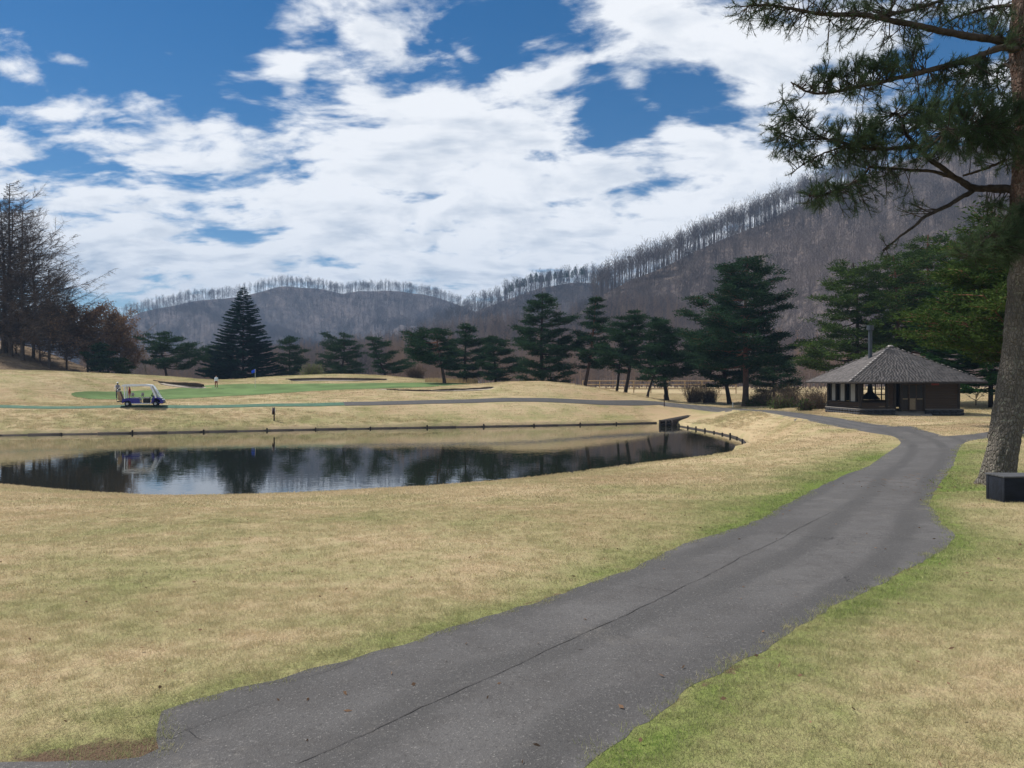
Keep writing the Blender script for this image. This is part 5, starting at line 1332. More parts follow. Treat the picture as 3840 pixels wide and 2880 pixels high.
# ------------------------------------------------------------------ golf cart
def cart():
    q = spot(481, 65.8); q2 = spot(579, 66.4); rz = math.atan2(q2[1] - q[1], q2[0] - q[0])
    z0 = float(H(q[0], q[1])) + .035
    root = thing('golf_cart', 'blue and white golf cart parked on the green path strip', 'golf cart', (q[0], q[1] , z0), rz)
    Wd = .60
    def bx(name, lo, hi, m, parent=root, bev=.03):
        g = Geo(); g.box(lo, hi); o = g.obj(name, M[m], parent)
        if bev: b = o.modifiers.new('bevel', 'BEVEL'); b.width = bev; b.segments = 2
        return o
    def pr(name, poly, y0, y1, m, parent=root, bev=.03):
        g = Geo(); g.prism(poly, y0, y1); me = g.mesh(name, [M[m]]); o = link(name, me, parent); return o
    body = pr('rear_body', [(-.42, .30), (-.36, .64), (.05, .70), (.95, .66), (1.00, .26), (.34, .26), (.30, .40), (.12, .50), (-.12, .50), (-.28, .40), (-.33, .28)], -Wd, Wd, 'blue')
    bx('floor_pan', (.32, -Wd + .02, .19), (1.95, Wd - .02, .26), 'white')
    bx('side_sill', (.40, -Wd - .02, .20), (1.92, -Wd + .06, .255), 'white'); bx('side_sill', (.40, Wd - .06, .20), (1.92, Wd + .02, .255), 'white')
    cowl = pr('front_cowl', [(1.86, .26), (1.90, .62), (2.06, .86), (2.26, .80), (2.62, .66), (2.82, .50), (2.85, .30), (2.74, .20), (2.50, .22), (2.44, .42), (2.28, .52), (2.08, .50), (1.97, .40), (1.93, .24)], -Wd, Wd, 'blue')
    bx('bonnet_panel', (2.34, -.42, .66), (2.66, .42, .735), 'white', cowl)
    bx('bumper', (2.72, -.55, .26), (2.90, .55, .36), 'black')
    for s in (-1, 1):
        g = Geo(); g.tube([(2.70, s * .42, .50), (2.80, s * .42, .50)], [.10, .08], 12); g.obj('headlight', M['white'], root)
        for x in (0, 2.19):
            g = Geo(); th = np.linspace(0, 2 * np.pi, 22, endpoint=False); y0 = s * (Wd - .10)
            prof_ = [(.12, -.085), (.19, -.085), (.205, -.05), (.205, .05), (.19, .085), (.12, .085)]
            V = np.array([[(x + r_ * math.cos(a), y0 + yy, .205 + r_ * math.sin(a)) for a in th] for r_, yy in prof_]).reshape(-1, 3)
            f = [[i * 22 + j, i * 22 + (j + 1) % 22, ((i + 1) % 6) * 22 + (j + 1) % 22, ((i + 1) % 6) * 22 + j] for i in range(6) for j in range(22)]
            g.add(V, f); wh = g.obj('wheel', M['tyre'], root, smooth=True)
            rm = Geo(); rm.tube([(x, y0 - .07, .205), (x, y0 - .05, .205), (x, y0 + .05, .205), (x, y0 + .07, .205)], [.10, .125, .125, .10], 18); rm.obj('rim', M['rim'], wh)
    # seats
    bx('seat_box', (1.22, -.52, .26), (1.68, .52, .63), 'black'); 
    for x0, x1 in ((.40, .94), (1.16, 1.74)):
        c = bx('seat_cushion', (x0, -.55, .645), (x1, .55, .755), 'seat', root, .04)
    for x in (.34, 1.12):
        b = bx('seat_back', (x - .05, -.52, .86), (x + .05, .52, 1.14), 'seat', root, .04)
        for s in (-.4, .4): g = Geo(); g.tube([(x + .04, s, .66), (x, s, .9)], .018, 6); g.obj('back_stay', M['black'], b)
    # roof, pillars, windscreen
    pr('roof', [(-.42, 1.68), (-.40, 1.82), (-.10, 1.87), (1.45, 1.88), (1.86, 1.82), (2.02, 1.70), (1.86, 1.66), (1.45, 1.70), (-.10, 1.68)], -Wd - .03, Wd + .03, 'white')
    for s in (-1, 1):
        g = Geo(); y = s * (Wd - .03)
        g.tube([(1.80, y, 1.76), (1.98, y, 1.38), (2.14, y, .98), (2.24, y, .70)], [.075, .07, .07, .075], 8); g.obj('front_pillar', M['white'], root, smooth=True)
        g = Geo(); g.tube([(-.18, y, .62), (-.19, y, 1.2), (-.22, y, 1.76)], .05, 8); g.obj('rear_pillar', M['white'], root, smooth=True)
    ws = Geo(); y = Wd - .06
    ws.add([(1.99, -y, 1.72), (1.99, y, 1.72), (2.56, y, .74), (2.56, -y, .74), (2.005, -y, 1.728), (2.005, y, 1.728), (2.575, y, .748), (2.575, -y, .748)], [[0, 1, 2, 3], [4, 7, 6, 5], [0, 4, 5, 1], [1, 5, 6, 2], [2, 6, 7, 3], [3, 7, 4, 0]])
    wsd = ws.obj('windscreen', M['glass'], root)
    for s in (-1, 1):
        g = Geo(); g.tube([(2.0, s * y, 1.73), (2.57, s * y, .74)], .022, 6); g.obj('screen_frame', M['white'], wsd)
    g = Geo(); g.tube([(2.28, -y, 1.24), (2.28, y, 1.24)], .018, 6); g.obj('screen_frame', M['white'], wsd)
    lo = Geo(); lo.add([(2.30, -y, 1.20), (2.30, y, 1.20), (2.585, y, .72), (2.585, -y, .72)], [[0, 1, 2, 3]]); 
    # steering wheel
    th = np.linspace(0, 2 * np.pi, 19); c = np.array([1.86, .0, .98]); u = np.array([.45, 0, .89]); v = np.array([0, 1, 0])
    g = Geo(); g.tube([c + .17 * (math.cos(a) * u + math.sin(a) * v) for a in th], .016, 6); sw = g.obj('steering_wheel', M['black'], root)
    g = Geo(); g.tube([c, c + np.array([.2, 0, -.3])], .022, 6); g.obj('steering_column', M['black'], sw)
    bx('dashboard', (1.90, -.52, .78), (2.08, .52, .90), 'black', root)
    # bag rack at the back
    g = Geo()
    for s in (-.5, .5): g.tube([(-.36, s, .35), (-.78, s, .42), (-.82, s, .62)], .022, 6)
    g.tube([(-.78, -.5, .42), (-.78, .5, .42)], .022, 6); g.tube([(-.30, -.5, 1.0), (-.30, .5, 1.0)], .022, 6)
    g.obj('bag_rack', M['black'], root)
    g = Geo()
    g.box((-.80, -.52, .36), (-.34, .52, .40)); g.obj('rack_tray', M['black'], root)
    # loaded bags are things of their own
    Mw = Matrix.Translation(Vector((q[0], q[1], z0))) @ Matrix.Rotation(rz, 4, 'Z')
    for i, (yy, m, lab) in enumerate(((-.36, 'tan', 'tan golf bag on the near side of the cart rear'), (0.02, 'black', 'black golf bag in the middle of the cart rear'), (.38, 'tan', 'tan golf bag on the far side of the cart rear'))):
        w = Mw @ Vector((-.60, yy, .41)); b = thing('golf_bag', lab, 'golf bag', tuple(w), rz, 'golf bags on the cart rack')
        d = np.array([-.28, 0, .78]) ; d = d / np.linalg.norm(d)
        ax = np.array([[.16, 0, 0.02], *[np.array([.16, 0, 0.02]) + d * s for s in (.06, .3, .6, .80, .84)]])
        g = Geo(); g.tube(ax, [.10, .125, .13, .125, .135, .12], 12); g.obj('shell', M[m], b, smooth=True)
        g = Geo(); mid = ax[0] + d * .30; g.tube([mid + [-.11, 0, -.16], mid + [-.15, 0, 0], mid + [-.15, 0, .14], mid + [-.14, 0, .22]], [.06, .085, .085, .05], 8); g.obj('pocket', M[m], b, smooth=True)
        rng = rs(i + 5)
        for c_ in range(5):
            e = ax[-1] + rng.normal(size=3) * [.05, .05, 0]; t_ = e + d * rng.uniform(.12, .30)
            g = Geo(); g.tube([e - d * .1, t_], .008, 5); cl_ = g.obj('club_shaft', M['chrome'], b)
            g = Geo(); g.tube([t_ + [0, -.03, 0], t_ + [.03, .02, .02], t_ + [.05, .07, .02]], [.025, .042, .02], 7); g.obj('club_head', M['white' if c_ % 2 else 'black'], cl_)
cart()


# ------------------------------------------------------------------ flag, posts and stakes
def flag():
    D = 101; b = spot(957, D); root = thing('golf_flag', 'blue flag on a pale pole at the hole', 'flag', tuple(b)); Ht = EYE + (HORIZON - 1384) / FPX * D - b[2]
    g = Geo(); g.tube([(0, 0, -.1), (0, 0, Ht)], .028, 8); g.obj('pole', M['polew'], root)
    nx_, nz_ = 9, 6; V = []; F = []
    for i in range(nx_):
        for j in range(nz_):
            u, v = i / (nx_ - 1), j / (nz_ - 1); V.append((-.03 - .46 * u, .06 * math.sin(u * 6 + v) * u, Ht - .02 - .46 * v * (1 - .25 * u) - .22 * u))
    F = [[i * nz_ + j, (i + 1) * nz_ + j, (i + 1) * nz_ + j + 1, i * nz_ + j + 1] for i in range(nx_ - 1) for j in range(nz_ - 1)]
    g = Geo(); g.add(V, F); o = g.obj('cloth', M['flag'], root, smooth=True); sd = o.modifiers.new('thick', 'SOLIDIFY'); sd.thickness = .008
flag()
def marker():
    D = 64.6; b = spot(1028, D); b[2] = float(H(b[0], b[1])); root = thing('marker_post', 'brown marker post with a narrow pale-edged sign board by the far path', 'post', tuple(b)); k = D / FPX
    g = Geo(); g.box((-.045, -.045, -.2), (.045, .045, 1.10)); g.obj('post', M['brownpost'], root)
    g = Geo(); g.box((-.15, -.075, .52), (.09, -.047, 1.12)); s = g.obj('sign_board', M['brownpost'], root)
    g = Geo(); g.box((-.162, -.080, .60), (-.145, -.045, 1.04)); g.box((.085, -.080, .60), (.10, -.045, 1.04)); g.obj('board_edge', M['white'], s)
marker()
def stake(name, label, px, D, top_py, w, m, cat='stake', tip=None):
    b = spot(px, D); Ht = EYE + (HORIZON - top_py) / FPX * D - b[2]; root = thing(name, label, cat, tuple(b)); g = Geo(); g.tube([(0, 0, -.2), (0, 0, Ht * .9), (0, 0, Ht)], [w, w, w * .5], 8); g.obj('shaft', M[m], root)
    g = Geo(); g.tube([(0, 0, Ht * .80), (0, 0, Ht * .88)], w * 1.25, 8); g.obj('band', M[tip or m], root)
stake('wooden_stake', 'thin dark stake beside the far path under the layered pine', 2491, 81.5, 1478, .05, 'brownpost')
stake('white_stake', 'short white stake on the verge by the red-trunked pine', 2748, 79.8, 1508, .06, 'polew', tip='white')


# ------------------------------------------------------------------ timber box seat by the near pine
def bench():
    root = thing('timber_bench', 'low dark blue-black timber box bench beside the near pine', 'bench', (7.44, 11.62, float(H(7.6, 11.7)) - .04)); L = 2.2
    for nm, lo, hi in (('front_panel', (0, 0, .004), (L, .06, .41)), ('back_panel', (0, .39, .004), (L, .45, .41)), ('end_panel', (.002, .0605, .004), (.06, .3895, .41)), ('end_panel', (L - .06, .0605, .004), (L - .002, .3895, .41))):
        g = Geo(); g.box(lo, hi); o = g.obj(nm, M['ink'], root); b = o.modifiers.new('bevel', 'BEVEL'); b.width = .004; b.segments = 2
    for j in range(3):
        g = Geo(); g.box((-.008, -.012 + j * .162, .412), (L + .008, .146 + j * .162, .440)); o = g.obj('seat_plank', M['ink_top'], root); b = o.modifiers.new('bevel', 'BEVEL'); b.width = .006; b.segments = 2
bench()


# ------------------------------------------------------------------ timber edging of the pond and the inlet
def edging():
    root = thing('pond_edging', 'dark timber edging with short posts along the far pond shore', 'edging', (0, 60, WATER))
    line = smooth_line([(x, y) for x, y in far_w[1:]], 2.0); rng = rs(4); off = np.array([0, 60, WATER])
    pl = Geo(); pl.box((0, -.03, -.5), (1, .03, .5)); pm = pl.mesh('plank', [M['timber']])
    po = Geo(); po.tube([(0, 0, -.5), (0, 0, .24), (0, 0, .30)], [.075, .07, .05], 7); pom = po.mesh('post', [M['timber']])
    for i in range(len(line) - 1):
        a, b = line[i], line[i + 1]; d = b - a; L = np.linalg.norm(d)
        if 13.6 < a[0] and a[1] > 70 : continue
        o = link('plank', pm, root); sh = -.42 * np.array([-d[1], d[0]]) / L; o.location = (a[0] + sh[0], a[1] - 60 + sh[1], -.02 + rng.uniform(-.03, .02)); o.rotation_euler = (rng.uniform(-.05, .05), 0, math.atan2(d[1], d[0])); o.scale = (L * .995, 1, .26)
        if i % 2 == 0 or a[0] > 14:
            o = link('post', pom, root); o.location = (a[0] + sh[0] * 1.15, a[1] - 60 + sh[1] * 1.15, rng.uniform(-.16, -.03)); o.rotation_euler = (rng.uniform(-.08, .08), rng.uniform(-.08, .08), 0)
edging()
def inlet():
    a = np.array([13.2, 69.0]); root = thing('timber_inlet', 'dark timber inlet cover at the far right corner of the pond', 'culvert', (a[0], a[1], WATER))
    d = np.array([5.2, 9.6]) ; d = d / np.linalg.norm(d); n = np.array([1.0, 0.0]); L = 10.5; Wd = 1.25; top = .52
    for i in range(26):
        g = Geo(); s0, s1 = L * i / 26, L * (i + .92) / 26; z = top + .012 * s0
        v = [(*(d * s0), z), (*(d * s0 + n * Wd), z), (*(d * s1 + n * Wd), z), (*(d * s1), z)]; v = np.array(v); g.add(np.vstack([v, v - [0, 0, .07]]), [[0, 1, 2, 3], [4, 7, 6, 5], [0, 4, 5, 1], [1, 5, 6, 2], [2, 6, 7, 3], [3, 7, 4, 0]]); g.obj('deck_plank', M['timber'], root)
    for x in (.06, .62, 1.18):
        g = Geo(); g.box((x - .08, -.1, -.6), (x + .08, .06, top + .02)); g.obj('front_post', M['timber'], root)
    for z in (-.05, .18, .40):
        g = Geo(); g.box((.15, -.03, z - .1), (.53, .03, z + .08)) ; g.box((.71, -.03, z - .1), (1.09, .03, z + .08)); g.obj('back_board', M['timber'], root)
    for sd in (0, 1):
        g = Geo(); o0 = n * (Wd * sd); v = np.array([(*(o0), -.5), (*(o0 + d * L), -.2), (*(o0 + d * L), top + .05), (*(o0), top - .075)]); w = n * .06 * (1 if sd == 0 else -1); v2 = v + [*w, 0]; g.add(np.vstack([v, v2]), [[0, 1, 2, 3], [4, 7, 6, 5], [0, 4, 5, 1], [1, 5, 6, 2], [2, 6, 7, 3], [3, 7, 4, 0]]); g.obj('side_wall', M['timber'], root)
inlet()

# ------------------------------------------------------------------ rail fence beyond the field
def fence():
    D = 125; x0 = (2185 - 1920) / FPX * D; x1 = (2760 - 1920) / FPX * D; root = thing('rail_fence', 'ochre log rail fence beyond the bright field behind the pines', 'fence', (x0, D, float(H((x0 + x1) / 2, D))))
    n = 9
    for i in range(n + 1):
        g = Geo(); g.tube([(0, 0, -.3), (0, 0, 2.1)], .09, 7); o = g.obj('post', M['rail'], root); o.location = ((x1 - x0) * i / n, 0, 0)
    for z in (.75, 1.4, 2.0):
        for i in range(n):
            g = Geo(); w = (x1 - x0) / n; g.tube([(0, -.1, z), (w, -.1, z + .02)], .075, 7); o = g.obj('rail', M['rail'], root); o.location = (w * i, 0, 0)
fence()

# ------------------------------------------------------------------ air
def haze():
    g = Geo(); g.box((-2600, -560, -4.2), (2600, 1900, 260))
    m = bpy.data.materials.new('valley_air'); m.use_nodes = True; nt = m.node_tree; nt.nodes.clear()
    o = nt.nodes.new('ShaderNodeOutputMaterial'); v = nt.nodes.new('ShaderNodeVolumePrincipled')
    v.inputs['Color'].default_value = (0.46, 0.68, 1.0, 1); v.inputs['Density'].default_value = 0.00024; v.inputs['Anisotropy'].default_value = 0.0
    nt.links.new(v.outputs[0], o.inputs['Volume'])
    tag(g.obj('haze', m), 'thin blue valley haze', kind='stuff')
haze()

# ------------------------------------------------------------------ near pine on the right
def near_pine():
    rng = rs(900)
    D0 = 14.1
    b = spot(3745, D0); b[2] = float(H(b[0], b[1]))
    root = thing('pine_tree', 'big near pine with a thick lichen-grey trunk at the right edge', 'pine tree', tuple(b))
    def P(px, py, dd=0.0): return at(px, py, D0 + dd) - b
    axis_px = [(3740, 1822), (3750, 1740), (3768, 1650), (3785, 1550), (3803, 1420), (3818, 1300), (3832, 1150), (3840, 1000), (3838, 850), (3838, 700), (3848, 560), (3846, 400), (3828, 200), (3836, 0), (3850, -250), (3850, -500), (3840, -800)]
    ax = smooth_line([tuple(P(x, y)) for x, y in axis_px], .05)
    # smooth_line measures in plan, so resample along height
    zz = np.linspace(-.15, ax[:, 2].max(), 260); o_ = np.argsort(ax[:, 2])
    ax = np.column_stack([np.interp(zz, ax[o_, 2], ax[o_, 0]), np.interp(zz, ax[o_, 2], ax[o_, 1]), zz])
    rad = np.interp(zz, [-.15, .1, .5, 1.2, 2.2, 3.0, 4, 6, 9, 11.5], [.37, .305, .262, .25, .24, .235, .215, .20, .17, .10])
    sides = 40; th = np.linspace(0, 2 * np.pi, sides, endpoint=False)
    TH, Zr = np.meshgrid(th, zz)
    # flaky bark plates and root flare
    bark = fbm(TH * 4.0 + 3, Zr * 3.2, 4, .6) * .045 + np.abs(fbm(TH * 7, Zr * 2.2 + 9, 3)) * .028
    flare = np.exp(-np.clip(Zr, 0, 9) / .22) * .05 * np.sin(TH * 5 + 1)
    knot = np.exp(-(((TH - 5.2) / .22) ** 2 + ((Zr - 2.55) / .09) ** 2)) * -.10 + np.exp(-(((TH - 5.2) / .45) ** 2 + ((Zr - 2.55) / .2) ** 2)) * .06
    RR = rad[:, None] * (1 + .05 * np.sin(TH * 2 + Zr)) + bark + flare + knot
    V = np.stack([ax[:, None, 0] + RR * np.cos(TH), ax[:, None, 1] + RR * np.sin(TH), Zr], -1).reshape(-1, 3)
    i = np.arange(len(zz) - 1)[:, None] * sides; j = np.arange(sides)[None]; j2 = (j + 1) % sides
    tg_ = Geo(); tg_.add(V, np.stack([i + j, i + j2, i + sides + j2, i + sides + j], -1).reshape(-1, 4))
    tg_.obj('trunk', M['bark_near'], root, smooth=True)
    limbs = [  # pixel, pixel, depth offset; radii at root and tip
        ([(3830, 165, 0), (3758, 149, -.2), (3622, 130, -.5), (3460, 95, -.9), (3297, 57, -1.2), (3215, 46, -1.3), (3080, 46, -1.5), (2971, 22, -1.6), (2879, 3, -1.7), (2810, 10, -1.8)], .085, .012),
        ([(3297, 57, -1.2), (3380, 50, -.9), (3515, 10, -.6), (3600, -40, -.5)], .045, .02),
        ([(3830, 190, 0), (3758, 174, -.4), (3622, 228, -.9), (3460, 271, -1.3), (3351, 298, -1.5), (3215, 328, -1.8), (3080, 358, -2.0), (3015, 347, -2.1), (2975, 322, -2.2)], .07, .010),
        ([(3838, 715, 0), (3731, 711, .4), (3650, 711, .6), (3568, 662, .7), (3503, 613, .8), (3449, 559, .9), (3389, 499, 1.0), (3378, 450, 1.0), (3345, 420, .9)], .085, .025),
        ([(3440, 550, .9), (3300, 560, .7), (3188, 543, .5), (3080, 521, .3), (3004, 477, .2), (2955, 423, .2), (2930, 380, .2)], .045, .008),
        ([(3080, 521, .3), (2990, 530, .2), (2920, 500, .1), (2890, 470, .1)], .02, .006),
        ([(3188, 543, .5), (3060, 590, .4), (2980, 640, .3), (2962, 665, .3)], .02, .006),
        ([(3568, 662, .7), (3503, 646, .9), (3405, 640, 1.0), (3297, 635, 1.1), (3259, 630, 1.1), (3240, 670, 1.1), (3172, 711, 1.1), (3080, 743, 1.1), (3040, 740, 1.1)], .04, .010),
        ([(3650, 714, .6), (3568, 760, .5), (3460, 814, .3), (3395, 863, .2), (3351, 900, .1), (3310, 930, .1)], .05, .010),
        ([(3769, 597, 0), (3704, 635, .3), (3612, 659, .6)], .03, .02),
        ([(3395, 499, 1.0), (3480, 455, 1.1), (3580, 420, 1.2), (3690, 380, 1.2)], .035, .015),
        ([(3838, 520, 0), (3760, 480, -.5), (3650, 470, -.9), (3550, 480, -1.1)], .05, .015),
        ([(3838, 300, 0), (3770, 235, .3), (3740, 260, .5), (3745, 330, .5), (3790, 380, .4)], .035, .012),
        ([(3836, 20, 0), (3700, 30, .6), (3560, 80, 1.0), (3480, 140, 1.2)], .04, .01),
        ([(3842, 900, 0), (3770, 860, -.6), (3690, 900, -1.0), (3640, 960, -1.2)], .05, .012),
        ([(3842, 800, 0), (3900, 760, -.8), (3960, 820, -1.4)], .05, .012),
        ([(3850, -300, 0), (3600, -260, -.5), (3300, -180, -1), (3050, -150, -1.2)], .07, .012),
        ([(3850, -450, 0), (4200, -380, .5), (4500, -300, 1)], .06, .012),
        ([(3842, 420, 0), (4050, 350, .5), (4250, 380, 1)], .06, .012)]
    lg = Geo(); samples = []
    for pts, r0, r1 in limbs:
        c = np.array([P(*p) for p in pts]); k = np.linspace(0, 1, len(c)); m = 8 * len(c); kk = np.linspace(0, 1, m)
        c = np.column_stack([np.interp(kk, k, c[:, a]) for a in range(3)])
        w = np.ones(5) / 5
        for a in range(3): c[2:-2, a] = np.convolve(c[:, a], w, 'valid')
        c += np.cumsum(rng.normal(size=c.shape), 0) * .004
        lg.tube(c, (r0 + (r1 - r0) * kk ** .8) * rng.uniform(.88, 1.12, m), 8)
        samples.append(c)
    S = np.vstack(samples)
    # foliage masses: centre px, py, half sizes, depth offset, number of shoots, needle fullness
    masses = [(2850, 20, 75, 35, -1.7, 26, .8), (2870, 70, 85, 22, -1.6, 22, .8), (2990, 90, 60, 40, -1.4, 16, .6), (3060, 20, 110, 35, -1.4, 34, .8), (3110, 110, 70, 70, -1.2, 16, .5), (3200, 80, 80, 50, -1.2, 24, .7), (3300, 20, 120, 30, -1.0, 36, .8),
              (3330, 120, 70, 50, -.9, 16, .6), (3450, 30, 120, 40, -.6, 32, .8), (3560, 60, 100, 50, -.4, 24, .8), (3680, 90, 80, 60, .3, 22, .8), (3760, 120, 70, 60, -.3, 30, 1.0), (3640, 20, 120, 40, .5, 26, .8), (3740, 40, 80, 60, .6, 22, .8),
              (3120, 300, 60, 45, -2.0, 30, 1.2), (3220, 290, 70, 40, -1.8, 34, 1.3), (3320, 265, 60, 45, -1.6, 34, 1.3), (3400, 220, 60, 60, -1.3, 26, 1.0), (3440, 150, 40, 40, -1.0, 12, .9), (3010, 330, 45, 20, -2.1, 10, .5), (3560, 280, 70, 45, -1.0, 34, 1.2), (3660, 270, 60, 45, -.6, 30, 1.2), (3280, 350, 90, 25, -1.6, 12, .4), (3450, 330, 90, 30, -1.2, 12, .5),
              (2940, 420, 35, 55, .2, 22, .8), (2920, 500, 45, 40, .1, 28, 1.0), (3000, 450, 45, 50, .2, 22, .8), (2960, 570, 70, 30, .3, 28, 1.0), (3050, 520, 60, 40, .3, 24, .9), (3060, 610, 80, 30, .4, 26, .9), (3130, 480, 40, 35, .4, 14, .6),
              (3180, 540, 70, 55, .5, 44, 1.3), (3280, 520, 80, 70, .6, 56, 1.3), (3270, 450, 60, 40, .7, 28, 1.0), (3380, 470, 90, 70, .9, 56, 1.2), (3460, 400, 80, 60, 1.0, 44, 1.0), (3560, 430, 90, 70, .4, 62, 1.4), (3560, 520, 90, 60, -.9, 56, 1.4), (3660, 430, 90, 70, -.8, 66, 1.5), (3680, 510, 90, 60, -.6, 66, 1.5), (3760, 440, 80, 80, -.3, 62, 1.5), (3760, 560, 80, 60, -.3, 52, 1.4), (3620, 370, 100, 45, 1.1, 44, 1.0), (3480, 560, 70, 40, .9, 30, 1.0),
              (3160, 600, 70, 30, .5, 24, .9), (3280, 600, 80, 30, 1.0, 26, .9), (3400, 590, 80, 35, 1.0, 24, .8),
              (3070, 740, 55, 35, 1.1, 34, 1.2), (3150, 710, 70, 35, 1.1, 32, 1.1), (3230, 680, 50, 35, 1.1, 22, 1.0), (3230, 760, 60, 50, 1.1, 16, .8), (3330, 700, 70, 40, 1.0, 14, .6), (3330, 650, 80, 25, 1.0, 16, .6), (3420, 760, 60, 40, .8, 12, .7), (3340, 925, 40, 25, .1, 6, .6),
              (3740, 780, 60, 50, .2, 22, 1.0), (3800, 860, 50, 50, -.6, 36, 1.4), (3720, 900, 70, 45, -.9, 42, 1.4), (3660, 950, 60, 40, -1.1, 34, 1.3), (3790, 940, 60, 50, -1.0, 36, 1.4), (3860, 830, 60, 60, -1.0, 30, 1.3), (3960, 840, 70, 60, -1.4, 30, 1.3),
              (3790, 250, 50, 60, .4, 22, 1.0), (3800, 350, 50, 50, .4, 26, 1.0), (3880, 180, 50, 50, .2, 20, 1.0), (3300, -170, 300, 50, -1, 70, .9), (4150, 360, 150, 60, .7, 50, 1.0), (4350, -330, 200, 60, .7, 50, 1.0)]
    sc = D0 / FPX
    npos = []; ndir = []; nlen = []
    for cx, cy, rx, ry, dd, n, full in masses:
        c = P(cx, cy, dd)
        for _ in range(int(n * 0.95)):
            e = c + np.clip(rng.normal(size=3), -1.9, 1.9) * np.array([rx * sc * .62, (rx + ry) * .5 * sc * .75, ry * sc * .62])
            d2 = ((S - e) ** 2).sum(1); k = np.argmin(d2 + rng.uniform(0, .12, len(d2)))
            s0 = S[k]; L = np.linalg.norm(e - s0)
            if L > .9:
                s0 = e + (s0 - e) * (.9 / L) + rng.normal(size=3) * .05; L = .9
            mid = (s0 + e) / 2 + rng.normal(size=3) * .08 * L + [0, 0, -.06 * L]
            t_ = np.linspace(0, 1, 6)[:, None]; tw = s0 * (1 - t_) ** 2 + 2 * mid * t_ * (1 - t_) + e * t_ ** 2
            lg.tube(tw, np.linspace(.011, .005, 6), 3, cap=False)
            dirn = nrm(tw[-1] - tw[-2])
            for sh in range(3):
                if sh == 0: a0, a1 = tw[3], tw[5] + dirn * .06
                else:
                    a0 = tw[3] + (tw[4] - tw[3]) * rng.rand(); a1 = a0 + nrm(dirn + rng.normal(size=3) * .65 + [0, 0, .22]) * rng.uniform(.12, .26)
                    lg.tube([a0, a1], [.006, .004], 3, cap=False)
                m = int(34 * full * rng.uniform(.7, 1.2))
                u = rng.rand(m)[:, None] ** .7; q = a0 + (a1 - a0) * u; ad = nrm(a1 - a0)
                dr = nrm(ad * .75 + rng.normal(size=(m, 3)) * .6 + [0, 0, .12])
                npos.append(q); ndir.append(dr); nlen.append(rng.uniform(.07, .125, m))
    lg.obj('branches', M['limb'], root, smooth=True)
    ng = Geo(); npos = np.vstack(npos); ng.slivers(npos, np.vstack(ndir), np.concatenate(nlen), .0065, rng)
    ng.obj('needles', M['near_needle'], root)
    # cones at the outer shoots
    print('needles', len(npos))
near_pine()

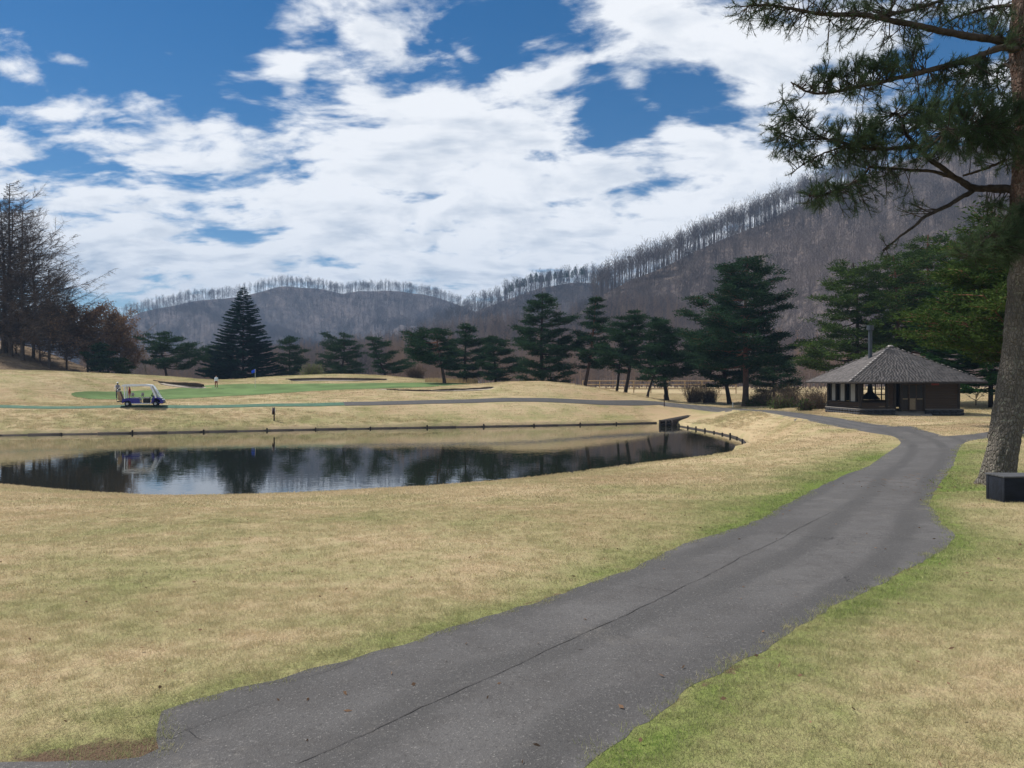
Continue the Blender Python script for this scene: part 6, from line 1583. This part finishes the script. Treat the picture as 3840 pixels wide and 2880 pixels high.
# ------------------------------------------------------------------ turf blades near the camera
def tuft(seed, rad, n, h0, h1, w):
    rng = rs(seed); g = Geo(); a = rng.uniform(0, 6.28, n); r_ = rad * np.sqrt(rng.rand(n))
    p = np.column_stack([np.cos(a) * r_, np.sin(a) * r_, np.zeros(n) - .006]); d = np.column_stack([rng.normal(size=n) * .55, rng.normal(size=n) * .55, np.ones(n)])
    g.slivers(p, d, rng.uniform(h0, h1, n), w, rng); return g
def turf():
    r_ = rs(31); pts = []; which = []; size = []
    for k, (d0, d1, dens) in enumerate(((2.3, 6.5, 420), (6.5, 13, 130), (13, 25, 36), (25, 56, 7), (56, 68, 9), (68, 122, 2.6))):
        half = d1 * .78; n = int(dens * 2 * half * (d1 - d0))
        y = r_.uniform(d0, d1, n); x = r_.uniform(-half, half, n); ok = np.abs(x) < y * .76 + .4
        x, y = x[ok], y[ok]; P = np.column_stack([x, y]); fo = fine[np.linalg.norm(fine, axis=1) < 30]; ins_ = inside(P, outline); e = edist(P, fo, False)
        ok = (~ins_) & (e > (.02 if k < 3 else .4)) | (ins_ & (e < .05) & (r_.rand(len(x)) < .5))
        ok &= ~inside(P, pond)
        if k > 2:
            for poly in (green_poly, mat_poly, asp2, *bunk_poly): ok &= ~inside(P, poly) & (edist(P, poly) > .35)
            ok &= ~((x > 23) & (x < 31.5) & (y > 51) & (y < 58.5)) & ~((x > 13) & (x < 21) & (y > 68) & (y < 81)) & (edist(P, pond) > .35) & (e > .35)
        x, y = x[ok], y[ok]; pts.append(np.column_stack([x, y, H(x, y)])); which.append(r_.randint(0, 2, len(x)) + 2 * k); size.append(r_.uniform(.7, 1.25, len(x)))
    fe = fine[(np.linalg.norm(fine, axis=1) < 15) & (fine[:, 1] > 2.2)]
    fe = np.repeat(fe, 3, 0) + r_.normal(size=(len(fe) * 3, 2)) * .035; m_ = r_.rand(len(fe)) < .5 + .5 * (fbm(fe[:, 0] * 1.7, fe[:, 1] * 1.7, 2) > 0); fe = fe[m_]
    pts.append(np.column_stack([fe, H(fe[:, 0], fe[:, 1])])); which.append(np.where(fe[:, 1] < 6.5, 0, 2) + r_.randint(0, 2, len(fe))); size.append(r_.uniform(.7, 1.5, len(fe)) * np.where(fe[:, 1] < 6.5, 1, .7))
    pts = np.vstack(pts); which = np.concatenate(which); size = np.concatenate(size)
    ix = np.clip(np.searchsorted(GX, pts[:, 0]), 0, nx - 1); iy = np.clip(np.searchsorted(GY, pts[:, 1]), 0, ny - 1)
    gr = G[iy, ix]; so = soil[iy, ix]
    keep = r_.rand(len(pts)) > np.clip(so * 1.1 - .15, 0, .95)
    pts, which, size, gr = pts[keep], which[keep], size[keep], gr[keep]
    pr = [tuft(1, .055, 22, .018, .042, .0032), tuft(2, .055, 22, .015, .048, .0032), tuft(3, .10, 24, .018, .042, .0065), tuft(4, .10, 24, .02, .046, .0065), tuft(5, .20, 26, .02, .045, .014), tuft(6, .20, 26, .02, .05, .014), tuft(7, .42, 34, .02, .05, .03), tuft(8, .42, 34, .03, .06, .03), tuft(9, .40, 40, .04, .12, .035), tuft(10, .40, 40, .04, .15, .035), tuft(11, .75, 44, .03, .07, .06), tuft(12, .75, 44, .03, .08, .06)]
    scatter('turf_grass', 'short dormant grass blades of the near lawn', pr, pts, r_.uniform(0, 6.28, len(pts)), size, which, [M['blade']], {'green': gr}, 'grass')
turf()


# ------------------------------------------------------------------ small litter on the path and lawn
def litter():
    r_ = rs(12); n = 260; y = r_.uniform(2.6, 16, n); x = r_.uniform(-.7, .7, n) * y; z = H(x, y)
    q = np.column_stack([x, y, z + .012 + .012 * ~inside(np.column_stack([x, y]), outline)])
    g = Geo(); g.leaves(q, np.column_stack([r_.normal(size=(n, 2)), r_.uniform(-.05, .25, n)]), r_.uniform(.02, .05, n), r_.uniform(.010, .024, n), r_)
    k = 420; a = r_.uniform(0, 6.28, k); rr = r_.uniform(.3, 2.6, k); px_ = 8.8 + np.cos(a) * rr; py_ = 13.9 + np.sin(a) * rr
    g.slivers(np.column_stack([px_, py_, H(px_, py_) + .02]), np.column_stack([r_.normal(size=(k, 2)), r_.uniform(-.02, .1, k)]), r_.uniform(.07, .14, k), .006, r_)
    tag(g.obj('leaf_litter', M['brownleaf']), 'scattered brown leaf bits and fallen needles', kind='stuff')
litter()
